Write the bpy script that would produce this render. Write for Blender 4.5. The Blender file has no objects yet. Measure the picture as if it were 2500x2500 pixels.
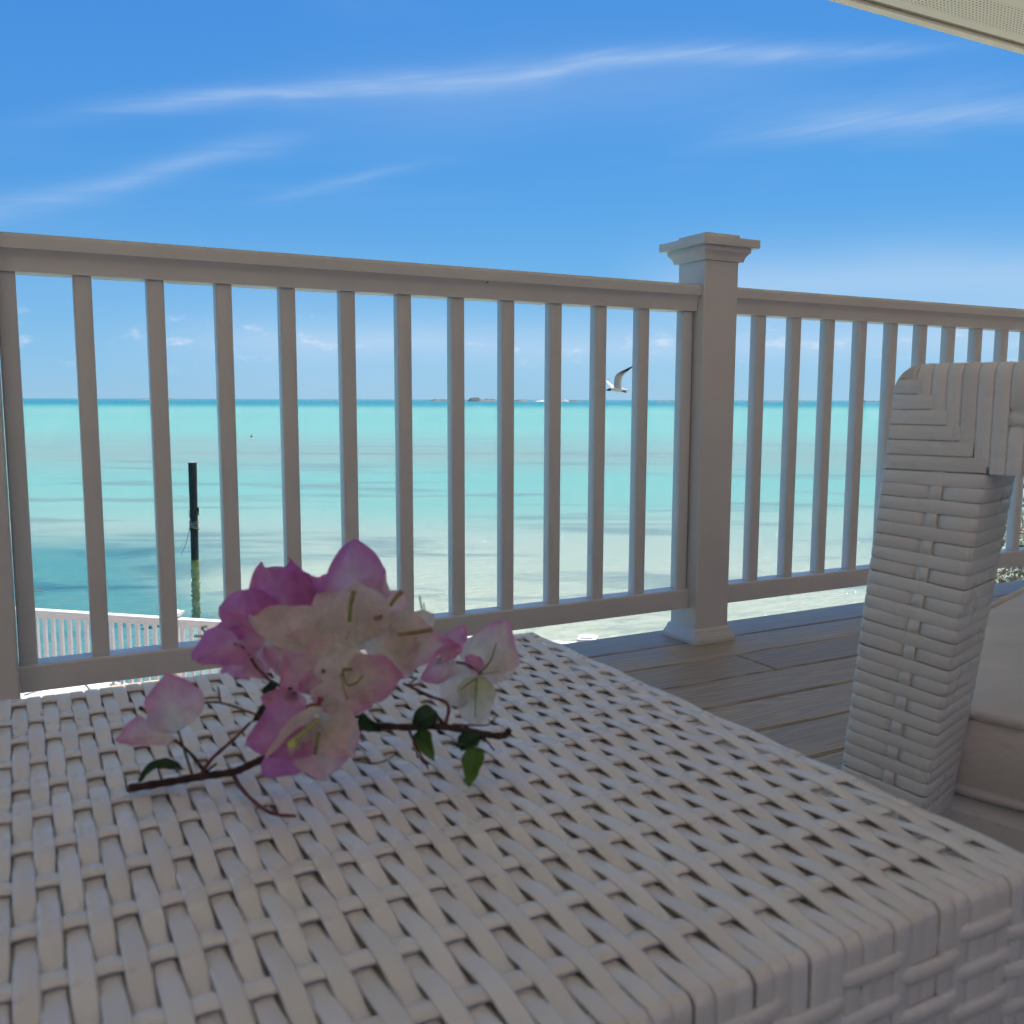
import bpy, math, random
from math import sin, cos, pi, radians, atan2, sqrt, exp
from mathutils import Vector, Matrix, noise as mnoise
random.seed(7)
scene = bpy.context.scene
COL = scene.collection

# ------------------------------------------------------------------ camera
F, EYE, YAW = 2280.0, 0.62, radians(62)           # focal length in photo pixels (2500 wide), eye height, heading
PITCH, ROLL = math.atan((1250-975.3)/F), radians(0.16)
fw0 = Vector((cos(YAW), sin(YAW), 0)); rt0 = Vector((sin(YAW), -cos(YAW), 0)); ZUP = Vector((0, 0, 1))
fw = fw0*cos(PITCH) - ZUP*sin(PITCH); up = ZUP*cos(PITCH) + fw0*sin(PITCH)
rt = rt0*cos(ROLL) + up*sin(ROLL); upp = up*cos(ROLL) - rt0*sin(ROLL)
CAMP = Vector((0, 0, EYE))
cam = bpy.data.cameras.new('camera'); co = bpy.data.objects.new('camera', cam); COL.objects.link(co)
mw = Matrix((rt, upp, -fw)).transposed().to_4x4(); mw.translation = CAMP; co.matrix_world = mw
cam.sensor_width = 36; cam.lens = 36*F/2500; cam.clip_start = 0.02; cam.clip_end = 120000
cam.dof.use_dof = True; cam.dof.focus_distance = 2.6; cam.dof.aperture_fstop = 17
scene.camera = co
# helpers that turn measurements from the photograph into points of the place
def ray(x, y): return fw + rt*((x-1250)/F) - upp*((y-1250)/F)
def atd(x, y, d): return CAMP + ray(x, y)*d
def onz(x, y, z):
    r = ray(x, y); return CAMP + r*((z-EYE)/r.z)
def azel(x, y):
    r = ray(x, y).normalized(); return atan2(r.dot(rt0), r.dot(fw0)), math.asin(r.z)

# ------------------------------------------------------------------ sky, sun, exposure
SUN_AZ, SUN_EL = radians(36), radians(66)
world = bpy.data.worlds.new('World'); scene.world = world; world.use_nodes = True
SKY_STRENGTH = 0.10; SUN_STRENGTH = 5.0; EXPOSURE = 0.62
sun = bpy.data.lights.new('sun', 'SUN'); sun.energy = SUN_STRENGTH; sun.angle = radians(0.53); sun.color = (1, .93, .82)
so = bpy.data.objects.new('sun', sun); COL.objects.link(so)
sd = Vector((cos(SUN_AZ)*cos(SUN_EL), sin(SUN_AZ)*cos(SUN_EL), sin(SUN_EL)))
so.rotation_euler = sd.to_track_quat('Z', 'Y').to_euler(); so.location = (20, 14, 50)
vs = scene.view_settings; vs.view_transform = 'Standard'; vs.look = 'None'; vs.exposure = EXPOSURE; vs.gamma = 1
scene.cycles.max_bounces = 6; scene.cycles.diffuse_bounces = 4; scene.cycles.glossy_bounces = 2; scene.cycles.transparent_max_bounces = 5
scene.cycles.caustics_reflective = False; scene.cycles.caustics_refractive = False
scene.cycles.sample_clamp_indirect = 6
scene.cycles.use_adaptive_sampling = True; scene.cycles.adaptive_threshold = .04; scene.cycles.use_denoising = True

class NT:
    """small helper to write node trees as expressions"""
    def __init__(s, tree): s.t = tree; s.n = tree.nodes; s.l = tree.links
    def node(s, typ, **kw):
        n = s.n.new(typ)
        for k, v in kw.items(): setattr(n, k, v)
        return n
    def put(s, sock, v):
        if hasattr(v, 'is_output') or isinstance(v, bpy.types.NodeSocket): s.l.new(v, sock)
        elif v is not None:
            if isinstance(v, (int, float)) and sock.type in ('RGBA', 'VECTOR'):
                sock.default_value = (v, v, v, 1) if sock.type == 'RGBA' else (v, v, v)
            else: sock.default_value = v
    def m(s, op, a, b=None, c=None, clamp=False):
        n = s.node('ShaderNodeMath', operation=op); n.use_clamp = clamp
        s.put(n.inputs[0], a)
        if b is not None: s.put(n.inputs[1], b)
        if c is not None: s.put(n.inputs[2], c)
        return n.outputs[0]
    def vm(s, op, a, b=None):
        n = s.node('ShaderNodeVectorMath', operation=op); s.put(n.inputs[0], a)
        if b is not None: s.put(n.inputs[1], b)
        return n.outputs['Value'] if op in ('DOT_PRODUCT', 'LENGTH') else n.outputs[0]
    def noise(s, vec, scale, detail=4, rough=.5, dist=0, out=0):
        n = s.node('ShaderNodeTexNoise'); s.put(n.inputs['Vector'], vec); s.put(n.inputs['Scale'], scale)
        n.inputs['Detail'].default_value = detail; n.inputs['Roughness'].default_value = rough; n.inputs['Distortion'].default_value = dist
        return n.outputs[out]
    def rng(s, v, a, b, c=0., d=1., smooth=True):
        n = s.node('ShaderNodeMapRange', interpolation_type='SMOOTHSTEP' if smooth else 'LINEAR')
        s.put(n.inputs[0], v)
        for i, q in enumerate((a, b, c, d)): s.put(n.inputs[i+1], q)
        return n.outputs[0]
    def mix(s, f, a, b, blend='MIX'):
        n = s.node('ShaderNodeMix', data_type='RGBA', blend_type=blend); n.clamp_factor = True
        s.put(n.inputs[0], f); s.put(n.inputs[6], a); s.put(n.inputs[7], b); return n.outputs[2]
    def xyz(s, x, y, z):
        n = s.node('ShaderNodeCombineXYZ'); [s.put(n.inputs[i], v) for i, v in enumerate((x, y, z))]; return n.outputs[0]
    def sep(s, v):
        n = s.node('ShaderNodeSeparateXYZ'); s.put(n.inputs[0], v); return n.outputs
    def ramp(s, f, stops):
        n = s.node('ShaderNodeValToRGB'); s.put(n.inputs[0], f); e = n.color_ramp.elements
        while len(e) < len(stops): e.new(.5)
        for q, (p, c) in zip(e, stops): q.position = p; q.color = (*c, 1)
        return n.outputs[0]
    def bump(s, h, strength, dist):
        n = s.node('ShaderNodeBump'); n.inputs['Strength'].default_value = strength; n.inputs['Distance'].default_value = dist
        s.put(n.inputs['Height'], h); return n.outputs[0]

# sky: Nishita plus thin cirrus and a few low cumulus, all laid out by compass direction and elevation
W = NT(world.node_tree); bg = world.node_tree.nodes['Background']
skyn = W.node('ShaderNodeTexSky', sky_type='NISHITA', sun_disc=False)
skyn.sun_elevation = SUN_EL; skyn.sun_rotation = pi/2 - SUN_AZ
skyn.altitude = 0; skyn.air_density = 1.0; skyn.dust_density = 0.0; skyn.ozone_density = 3.0
d = W.vm('NORMALIZE', W.node('ShaderNodeTexCoord').outputs['Generated'])
az = W.m('ARCTAN2', W.vm('DOT_PRODUCT', d, tuple(rt0)), W.vm('DOT_PRODUCT', d, tuple(fw0)))
el = W.m('ARCSINE', W.sep(d)[2])
fib = W.noise(W.xyz(W.m('MULTIPLY', az, 7), W.m('MULTIPLY', W.m('SUBTRACT', el, W.m('MULTIPLY', az, .10)), 95), 0), 1.0, 6, .62, .5)
wob = W.m('MULTIPLY', W.m('SUBTRACT', W.noise(W.xyz(W.m('MULTIPLY', az, 4), W.m('MULTIPLY', el, 6), 3), 1.0, 3), .5), .03)
total = None; haze_total = None
S = 2500/1932
def ribbon(pts, width, strength, end=.25, soft=1.6, plain_haze=False):
    """wisp of cirrus along a bent line given as (az, el) knots"""
    global total, haze_total
    a = [azel(x*S, y*S) for x, y in pts]
    cur = W.node('ShaderNodeFloatCurve'); c = cur.mapping.curves[0]
    a0, a1 = a[0][0], a[-1][0]
    e0 = min(q[1] for q in a); e1 = max(q[1] for q in a)+1e-4
    f = W.rng(az, a0, a1, 0, 1, smooth=False)
    for i, (A, E_) in enumerate(a):
        p = ((A-a0)/(a1-a0), (E_-e0)/(e1-e0))
        if i == 0: c.points[0].location = p
        elif i == len(a)-1: c.points[len(c.points)-1].location = p
        else: c.points.new(*p)
    cur.mapping.update(); W.put(cur.inputs[1], f)
    line = W.m('MULTIPLY_ADD', cur.outputs[0], e1-e0, e0)
    dist = W.m('ABSOLUTE', W.m('SUBTRACT', W.m('ADD', el, wob), line))
    m = W.m('EXPONENT', W.m('MULTIPLY', W.m('POWER', W.m('DIVIDE', dist, width), soft), -1))
    win = W.m('MULTIPLY', W.rng(az, a0-.02, a0+(a1-a0)*end), W.rng(az, a1-(a1-a0)*end, a1+.02, 1, 0))
    m = W.m('MULTIPLY', W.m('MULTIPLY', m, win), strength)
    if plain_haze: haze_total = m if haze_total is None else W.m('ADD', haze_total, m)
    else: total = m if total is None else W.m('ADD', total, m)
ribbon([(-60, 236), (200, 204), (400, 186), (760, 158), (1000, 136), (1200, 108), (1500, 100), (1720, 90), (1960, 80)], .0085, .36, .30)
ribbon([(300, 230), (800, 190), (1200, 160), (1500, 160), (1800, 176)], .035, .11, .4, 1.6, True)
ribbon([(1250, 290), (1600, 240), (1800, 216), (1932, 208), (2200, 196)], .011, .24, .4)
ribbon([(-200, 430), (0, 393), (160, 356), (350, 305), (600, 256)], .0095, .21, .25)
ribbon([(440, 392), (600, 355), (740, 316), (860, 290)], .0055, .14, .45)
ribbon([(1150, 525), (1500, 530), (1800, 530), (2400, 520)], .030, .36, .25, 1.6, True)
ribbon([(150, 650), (700, 648), (1100, 655), (1700, 650), (2400, 655)], .020, .32, .2, 1.6, True)
cir = W.m('MULTIPLY', total, W.rng(fib, .3, .72, .55, 1.25))
cir = W.m('ADD', cir, haze_total)
# broad faint veils anywhere in the upper sky
veil = W.noise(W.xyz(W.m('MULTIPLY', az, 1.4), W.m('MULTIPLY', el, 7), 8), 1.0, 5, .55, .6)
cir = W.m('ADD', cir, W.m('MULTIPLY', W.rng(veil, .48, .8), W.rng(el, .02, .2, .10, .16)))
# low cumulus puffs in a belt above the horizon
pf = W.noise(W.xyz(W.m('MULTIPLY', az, 26), W.m('MULTIPLY', el, 62), 1.7), 1.0, 6, .62)
belt = W.m('MULTIPLY', W.rng(el, .018, .045), W.rng(el, .06, .105, 1, 0))
cir = W.m('ADD', cir, W.m('MULTIPLY', W.m('MULTIPLY', W.rng(pf, .55, .78), belt), .6))
# milky haze low over the sea
cir = W.m('ADD', cir, W.m('MULTIPLY', W.rng(el, .22, .02, 0, .20), W.rng(veil, .2, .7, .5, 1.2)))
cir = W.m('MINIMUM', cir, .92)
# even grade of the whole dome: clear tropical blue that pales only slowly towards the horizon
sr, sg, sb = W.sep(skyn.outputs[0])
sky_col = W.xyz(W.m('MULTIPLY', W.m('POWER', sr, .90), .262), W.m('MULTIPLY', W.m('POWER', sg, .66), .885), W.m('MULTIPLY', W.m('POWER', sb, .30), 2.9))
W.put(bg.inputs['Color'], W.mix(cir, sky_col, (4.0, 4.9, 6.1, 1)))
bg.inputs['Strength'].default_value = SKY_STRENGTH

# ------------------------------------------------------------------ object helpers
def link(name, mesh, mat=None, parent=None, loc=None):
    o = bpy.data.objects.new(name, mesh); COL.objects.link(o)
    if mat is not None and mesh is not None and not mesh.materials: mesh.materials.append(mat)
    if parent is not None: o.parent = parent
    if loc is not None: o.location = loc
    return o
def tag(o, label, cat, group=None):
    o['label'] = label; o['category'] = cat
    if group: o['group'] = group
    return o
def struct(o): o['kind'] = 'structure'; return o
def empty(name, loc=(0, 0, 0), rz=0):
    o = bpy.data.objects.new(name, None); COL.objects.link(o); o.location = loc; o.rotation_euler = (0, 0, rz)
    o.empty_display_size = .05; return o

class MB:
    def __init__(s): s.v = []; s.f = []; s.c = []
    def add(s, vs, fs, col=None):
        o = len(s.v); s.v += [tuple(p) for p in vs]; s.f += [tuple(i+o for i in f) for f in fs]
        if col is not None: s.c += [col]*len(vs) if not isinstance(col, list) else col
        return s
    def box(s, x0, x1, y0, y1, z0, z1, b=0.0, col=None):
        """axis box, optionally with chamfered edges"""
        if b <= 0:
            v = [(x, y, z) for x in (x0, x1) for y in (y0, y1) for z in (z0, z1)]
            return s.add(v, [(0, 1, 3, 2), (4, 6, 7, 5), (0, 4, 5, 1), (2, 3, 7, 6), (0, 2, 6, 4), (1, 5, 7, 3)], col)
        cx, cy, cz = (x0+x1)/2, (y0+y1)/2, (z0+z1)/2; hx, hy, hz = (x1-x0)/2, (y1-y0)/2, (z1-z0)/2
        v = []; idx = {}
        for sx in (-1, 1):
            for sy in (-1, 1):
                for sz in (-1, 1):
                    for ax in range(3):
                        p = [hx-b, hy-b, hz-b]; p[ax] += b
                        idx[(sx, sy, sz, ax)] = len(v); v.append((cx+sx*p[0], cy+sy*p[1], cz+sz*p[2]))
        f = []
        for ax in range(3):
            o1, o2 = (ax+1) % 3, (ax+2) % 3
            for sg in (-1, 1):
                q = []
                for a, c in ((-1, -1), (1, -1), (1, 1), (-1, 1)):
                    k = [0, 0, 0]; k[ax] = sg; k[o1] = a; k[o2] = c; q.append(idx[(*k, ax)])
                f.append(tuple(q if sg > 0 else q[::-1]))
            for a in (-1, 1):
                for c in (-1, 1):                     # edge along ax between faces o1=a and o2=c
                    k0 = [0, 0, 0]; k1 = [0, 0, 0]; k0[ax] = -1; k1[ax] = 1
                    for k in (k0, k1): k[o1] = a; k[o2] = c
                    q = [idx[(*k0, o1)], idx[(*k1, o1)], idx[(*k1, o2)], idx[(*k0, o2)]]
                    f.append(tuple(q if a*c < 0 else q[::-1]))
        for sx in (-1, 1):
            for sy in (-1, 1):
                for sz in (-1, 1):
                    q = [idx[(sx, sy, sz, a)] for a in range(3)]
                    f.append(tuple(q if sx*sy*sz > 0 else q[::-1]))
        return s.add(v, f, col)
    def loft(s, rings, caps=True, closed=False, col=None):
        n = len(rings[0]); v = [p for r in rings for p in r]; f = []
        m = len(rings)
        for i in range(m if closed else m-1):
            j = (i+1) % m
            for k in range(n): f.append((i*n+k, i*n+(k+1) % n, j*n+(k+1) % n, j*n+k))
        if caps and not closed: f.append(tuple(range(n))[::-1]); f.append(tuple((m-1)*n+k for k in range(n)))
        return s.add(v, f, col)
    def tube(s, pts, rad, n=7, col=None):
        pts = [Vector(p) for p in pts]; rings = []; prev = None
        for i, p in enumerate(pts):
            t = (pts[min(i+1, len(pts)-1)] - pts[max(i-1, 0)]).normalized()
            a = t.orthogonal().normalized() if prev is None else (prev - t*prev.dot(t)).normalized()
            prev = a; b = t.cross(a); r = rad[i] if isinstance(rad, (list, tuple)) else rad
            rings.append([p + (a*cos(2*pi*k/n) + b*sin(2*pi*k/n))*r for k in range(n)])
        return s.loft(rings, col=col)
    def sweep(s, pts, side, ups, prof, caps=True):
        """flat strip: profile (a, b) along a fixed side vector and per-point up vectors"""
        rings = [[p + side*a + u*b for a, b in prof] for p, u in zip(pts, ups)]
        return s.loft(rings, caps)
    def mesh(s, name, smooth=False, angle=None):
        me = bpy.data.meshes.new(name); me.from_pydata(s.v, [], s.f); me.update()
        if s.c:
            at = me.color_attributes.new('Col', 'FLOAT_COLOR', 'POINT')
            for i, c in enumerate(s.c): at.data[i].color = (*c[:3], 1)
        if smooth: me.polygons.foreach_set('use_smooth', [True]*len(me.polygons))
        if angle is not None:
            me.polygons.foreach_set('use_smooth', [True]*len(me.polygons)); me.set_sharp_from_angle(angle=radians(angle))
        return me
    def build(s, name, mat, parent=None, smooth=False, angle=None, loc=None):
        return link(name, s.mesh(name, smooth, angle), mat, parent, loc)
def smooth_path(pts, k=6):
    """Catmull-Rom through points"""
    pts = [Vector(p) for p in pts]; P = [pts[0]*2-pts[1]] + pts + [pts[-1]*2-pts[-2]]; out = []
    for i in range(1, len(P)-2):
        for j in range(k):
            t = j/k; a, b, c, e = P[i-1], P[i], P[i+1], P[i+2]
            out.append(.5*((2*b) + (c-a)*t + (2*a-5*b+4*c-e)*t*t + (3*b-a-3*c+e)*t**3))
    return out + [pts[-1]]

# ------------------------------------------------------------------ materials
def new_mat(name):
    m = bpy.data.materials.new(name); m.use_nodes = True
    t = NT(m.node_tree); return m, t, m.node_tree.nodes['Principled BSDF']
def plain(name, col, rough=.5, var=.04, scale=12, bump=0, bscale=80, spec=.5, coords='Object'):
    m, t, b = new_mat(name); tc = t.node('ShaderNodeTexCoord').outputs[coords]
    n = t.noise(tc, scale, 5, .6)
    lo = tuple(c*(1-var) for c in col)+(1,); hi = tuple(min(1, c*(1+var)) for c in col)+(1,)
    t.put(b.inputs['Base Color'], t.mix(t.rng(n, .3, .7), lo, hi))
    t.put(b.inputs['Roughness'], t.rng(t.noise(tc, scale*3, 3), .3, .7, rough*.85, min(1, rough*1.15)))
    b.inputs['Specular IOR Level'].default_value = spec
    if bump: t.put(b.inputs['Normal'], t.bump(t.noise(tc, bscale, 4), bump, .002))
    return m
M = {}
M['vinyl'] = plain('white_vinyl', (.77, .735, .725), .34, .03, 6, .05, 140)
M['vinyl_out'] = plain('white_vinyl_outdoors', (.80, .775, .755), .45, .03, 6)
m, t, b = new_mat('white_resin_wicker'); M['resin'] = m
oi = t.node('ShaderNodeObjectInfo').outputs['Random']; tc = t.node('ShaderNodeTexCoord').outputs['Object']
sx_, sy_, sz_ = t.sep(tc)
grm = t.noise(tc, 28, 5, .65); streak = t.noise(t.xyz(t.m('MULTIPLY', sx_, 900), t.m('MULTIPLY', sy_, 6), t.m('MULTIPLY', sz_, 6)), 1, 3, .6)
c_ = t.mix(oi, (.83, .765, .715, 1), (.91, .855, .815, 1))
c_ = t.mix(t.m('MULTIPLY', t.rng(grm, .52, .75), .22), c_, (.66, .57, .48, 1))
t.put(b.inputs['Base Color'], t.mix(t.m('MULTIPLY', t.rng(streak, .4, .8), .08), c_, (.6, .55, .5, 1)))
t.put(b.inputs['Roughness'], t.rng(grm, .3, .7, .25, .38)); b.inputs['Specular IOR Level'].default_value = .7
t.put(b.inputs['Normal'], t.bump(streak, .10, .0006))
M['cushion'] = plain('beige_cushion', (.80, .715, .66), .9, .07, 9, .55, 140, .2)
M['soffit_white'] = plain('soffit_white', (.92, .85, .75), .5, .02, 4)
M['wall'] = plain('added_wall_paint', (.60, .54, .48), .7, .03, 5)
M['screw'] = plain('screw_steel', (.06, .055, .05), .5)
M['dock_wood'] = plain('dock_wood', (.58, .45, .30), .8, .14, 9, .3, 60)
M['frame_dark'] = plain('deck_frame_wood', (.16, .12, .09), .8, .1)
M['rope'] = plain('rope', (.34, .30, .21), .9, .2, 120, .5, 300)
M['buoy'] = plain('buoy_orange', (.55, .16, .05), .5)

# composite decking
m, t, b = new_mat('composite_decking'); M['deck'] = m
geo = t.node('ShaderNodeNewGeometry').outputs['Position']; oi = t.node('ShaderNodeObjectInfo').outputs['Random']
sp = t.sep(geo); off = t.m('MULTIPLY', oi, 37)
gv = t.xyz(t.m('MULTIPLY_ADD', sp[0], .9, off), t.m('MULTIPLY', sp[1], 14), off)
rings_ = t.noise(gv, 1.3, 2, .4, .3)
gr = t.m('SINE', t.m('MULTIPLY', rings_, 95))
fine = t.noise(t.xyz(t.m('MULTIPLY_ADD', sp[0], 9, off), t.m('MULTIPLY', sp[1], 330), 0), 1, 4, .65)
g = t.m('ADD', t.m('MULTIPLY', t.rng(gr, -.7, .9), .6), t.m('MULTIPLY', fine, .5))
colr = t.ramp(g, [(.10, (.39, .315, .25)), (.55, (.51, .425, .35)), (1., (.59, .505, .425))])
tint = t.mix(oi, (.86, .86, .88, 1), (1.1, 1.06, 1.0, 1))
t.put(b.inputs['Base Color'], t.mix(1.0, colr, tint, 'MULTIPLY'))
t.put(b.inputs['Roughness'], t.rng(g, .2, .9, .38, .56)); t.put(b.inputs['Normal'], t.bump(g, .5, .0014))
b.inputs['Specular IOR Level'].default_value = .45

# perforated soffit strip (round vent holes)
m, t, b = new_mat('perforated_soffit'); M['perf'] = m
sp = t.sep(t.node('ShaderNodeNewGeometry').outputs['Position'])
u = t.m('SUBTRACT', t.m('FRACT', t.m('DIVIDE', sp[0], .0235)), .5); v_ = t.m('SUBTRACT', t.m('FRACT', t.m('DIVIDE', sp[1], .0172)), .5)
r2 = t.m('SQRT', t.m('ADD', t.m('POWER', t.m('MULTIPLY', u, .0235), 2), t.m('POWER', t.m('MULTIPLY', v_, .0172), 2)))
hole = t.rng(r2, .0036, .0046, 1, 0)
t.put(b.inputs['Base Color'], t.mix(hole, (.92, .85, .75, 1), (.05, .045, .04, 1))); b.inputs['Roughness'].default_value = .5

# petals, leaves, gull, islands: colour from the mesh itself
def vcol_mat(name, rough=.5, transl=0., bump=0, bscale=200, spec=.4, var=.0, vscale=150):
    m, t, b = new_mat(name); a = t.node('ShaderNodeVertexColor', layer_name='Col').outputs[0]
    tc = t.node('ShaderNodeTexCoord').outputs['Object']
    if var: a = t.mix(t.rng(t.noise(tc, vscale, 4, .6), .3, .7), t.mix(1., a, (1-var,)*3+(1,), 'MULTIPLY'), t.mix(1., a, (1+var,)*3+(1,), 'MULTIPLY'))
    t.put(b.inputs['Base Color'], a); b.inputs['Roughness'].default_value = rough; b.inputs['Specular IOR Level'].default_value = spec
    nb = t.bump(t.noise(tc, bscale, 4, .6), bump, .001) if bump else None
    if nb: t.put(b.inputs['Normal'], nb)
    if transl:
        tr = t.node('ShaderNodeBsdfTranslucent'); t.put(tr.inputs[0], a)
        mx = t.node('ShaderNodeMixShader'); mx.inputs[0].default_value = transl
        out = m.node_tree.nodes['Material Output']
        t.l.new(b.outputs[0], mx.inputs[1]); t.l.new(tr.outputs[0], mx.inputs[2]); t.l.new(mx.outputs[0], out.inputs[0])
    return m
M['petal'] = vcol_mat('bougainvillea_bract', .65, .6, .5, 320, .2, .10, 110)
M['leaf'] = vcol_mat('bougainvillea_leaf', .42, .3, .2, 300, .4, .1, 120)
M['twig'] = vcol_mat('twig_bark', .7, 0, .4, 500, .3, .2, 200)
M['feather'] = vcol_mat('gull_feather', .75)
M['island'] = vcol_mat('island_scrub', .9, 0, 0, 1, .1, .25, .05)
M['scrub'] = vcol_mat('shrub_leaf', .55, .3, 0, 1, .3)

# seabed: sand, turtle grass, deeper channel
WZ = EYE - 5.2
m, t, b = new_mat('seabed_sand'); M['seabed'] = m
pos = t.node('ShaderNodeNewGeometry').outputs['Position']
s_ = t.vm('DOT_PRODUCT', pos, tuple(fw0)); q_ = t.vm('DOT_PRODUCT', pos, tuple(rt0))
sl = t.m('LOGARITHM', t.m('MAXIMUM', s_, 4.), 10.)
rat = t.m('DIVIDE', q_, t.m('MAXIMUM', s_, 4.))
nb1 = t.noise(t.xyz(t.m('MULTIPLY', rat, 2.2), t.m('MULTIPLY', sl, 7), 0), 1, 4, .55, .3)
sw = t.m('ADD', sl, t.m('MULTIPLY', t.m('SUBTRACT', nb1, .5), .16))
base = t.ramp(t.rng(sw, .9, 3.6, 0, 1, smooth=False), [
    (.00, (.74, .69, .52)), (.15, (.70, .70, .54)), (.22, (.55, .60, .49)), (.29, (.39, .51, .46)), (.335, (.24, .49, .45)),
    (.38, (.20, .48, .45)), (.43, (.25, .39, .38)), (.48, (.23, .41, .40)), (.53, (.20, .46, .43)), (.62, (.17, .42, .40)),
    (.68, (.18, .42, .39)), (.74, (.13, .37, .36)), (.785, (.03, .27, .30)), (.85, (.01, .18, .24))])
# turtle-grass streaks on the mid flats
gs = t.noise(t.xyz(t.m('MULTIPLY', rat, 3.), t.m('MULTIPLY', sl, 26), 5), 1, 5, .6, .5)
gm = t.m('MULTIPLY', t.rng(gs, .50, .68), t.m('MULTIPLY', t.rng(sl, 1.35, 1.5), t.rng(sl, 2.0, 2.4, 1, 0)))
base = t.mix(t.m('MULTIPLY', gm, .75), base, (.19, .29, .31, 1))
# deeper turquoise channel to the left of the lower landing
ch = t.m('ADD', rat, t.m('MULTIPLY', t.m('SUBTRACT', t.noise(t.xyz(t.m('MULTIPLY', q_, .06), t.m('MULTIPLY', s_, .09), 2), 1, 4), .5), .34))
cm = t.m('MULTIPLY', t.rng(ch, -.42, -.20, 1, 0), t.rng(sl, 1.74, 1.60, 0, 1))
base = t.mix(t.m('MULTIPLY', cm, .92), base, (.06, .29, .32, 1))
dk = t.noise(t.xyz(t.m('MULTIPLY', q_, .10), t.m('MULTIPLY', s_, .22), 9), 1, 5, .6, .4)
dm = t.m('MULTIPLY', cm, t.rng(dk, .47, .62))
base = t.mix(t.m('MULTIPLY', dm, .8), base, (.03, .15, .22, 1))
# stones, shell and weed on the near sand
mot = t.noise(pos, 1.7, 6, .7); mot2 = t.noise(pos, 6, 4, .7)
nearm = t.rng(sl, 1.75, 1.35, 0, 1)
base = t.mix(t.m('MULTIPLY', t.m('MULTIPLY', t.rng(mot, .5, .66), nearm), .45), base, (.30, .36, .26, 1))
base = t.mix(t.m('MULTIPLY', t.m('MULTIPLY', t.rng(mot2, .56, .7), nearm), .35), base, (.20, .24, .17, 1))
wt = t.node('ShaderNodeTexWave', wave_type='BANDS', bands_direction='Y'); wt.inputs['Scale'].default_value = .55; wt.inputs['Distortion'].default_value = 7; wt.inputs['Detail'].default_value = 3; wt.inputs['Detail Scale'].default_value = .8  # wavy bands in the sand colour imitate ripple light from the water
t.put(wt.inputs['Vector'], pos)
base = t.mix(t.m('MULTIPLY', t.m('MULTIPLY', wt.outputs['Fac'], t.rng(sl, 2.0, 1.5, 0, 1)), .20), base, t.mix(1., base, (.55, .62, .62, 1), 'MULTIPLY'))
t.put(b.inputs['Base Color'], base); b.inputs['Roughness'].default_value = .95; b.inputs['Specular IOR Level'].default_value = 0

# water surface: clear shallow sea, rippled
m, t, b = new_mat('clear_shallow_water'); M['water'] = m
pos = t.node('ShaderNodeNewGeometry').outputs['Position']
rotm = t.node('ShaderNodeMapping'); rotm.inputs['Rotation'].default_value = (0, 0, radians(-18)); rotm.inputs['Scale'].default_value = (.55, 1.4, 1)
t.put(rotm.inputs[0], pos); wv = rotm.outputs[0]
h = t.m('ADD', t.m('MULTIPLY', t.noise(wv, 1.1, 5, .62, .6), .7), t.m('MULTIPLY', t.noise(wv, 4.2, 5, .65, .5), .34))
nrm = t.bump(h, 1.0, 1.0)
fr = t.node('ShaderNodeFresnel'); fr.inputs['IOR'].default_value = 1.33; t.put(fr.inputs['Normal'], nrm)
gl = t.node('ShaderNodeBsdfGlossy'); gl.inputs['Roughness'].default_value = .10; t.put(gl.inputs['Normal'], nrm); gl.inputs['Color'].default_value = (1, 1, 1, 1)
tp = t.node('ShaderNodeBsdfTransparent'); tp.inputs[0].default_value = (.97, .99, .98, 1)
mx = t.node('ShaderNodeMixShader'); t.put(mx.inputs[0], t.m('MINIMUM', t.m('MULTIPLY', fr.outputs[0], .95), .55))
t.l.new(tp.outputs[0], mx.inputs[1]); t.l.new(gl.outputs[0], mx.inputs[2])
t.l.new(mx.outputs[0], m.node_tree.nodes['Material Output'].inputs[0])

# ------------------------------------------------------------------ sea, seabed, shore
BED = WZ - 1.9
R = 60000
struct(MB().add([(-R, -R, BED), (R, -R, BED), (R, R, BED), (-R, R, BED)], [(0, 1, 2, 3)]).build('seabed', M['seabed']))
struct(MB().add([(-R, -R, WZ), (R, -R, WZ), (R, R, WZ), (-R, R, WZ)], [(0, 1, 2, 3)]).build('sea_water', M['water']))
# sandy shore under and beside the house, off to the right
sh = MB(); nx, ny = 36, 26; vs_ = []
for j in range(ny):
    for i in range(nx):
        x = 7.0 + i*.9; y = -12 + j*.9
        e = min(1, max(0, (x-7.6)/2.6)) * min(1, max(0, (9.5 - y + .25*(x-8))/3.0))
        vs_.append((x, y, BED - .1 + e*1.35 + .10*sin(x*1.7+y*.9)*e + .06*sin(x*4.1-y*3.3)*e))
sh.add(vs_, [(j*nx+i, j*nx+i+1, (j+1)*nx+i+1, (j+1)*nx+i) for j in range(ny-1) for i in range(nx-1)])
M['shore'] = plain('shore_sand', (.52, .46, .34), .95, .15, 1.5, .6, 9, .1, 'Object')
struct(sh.build('shore', M['shore'], smooth=True))

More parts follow.
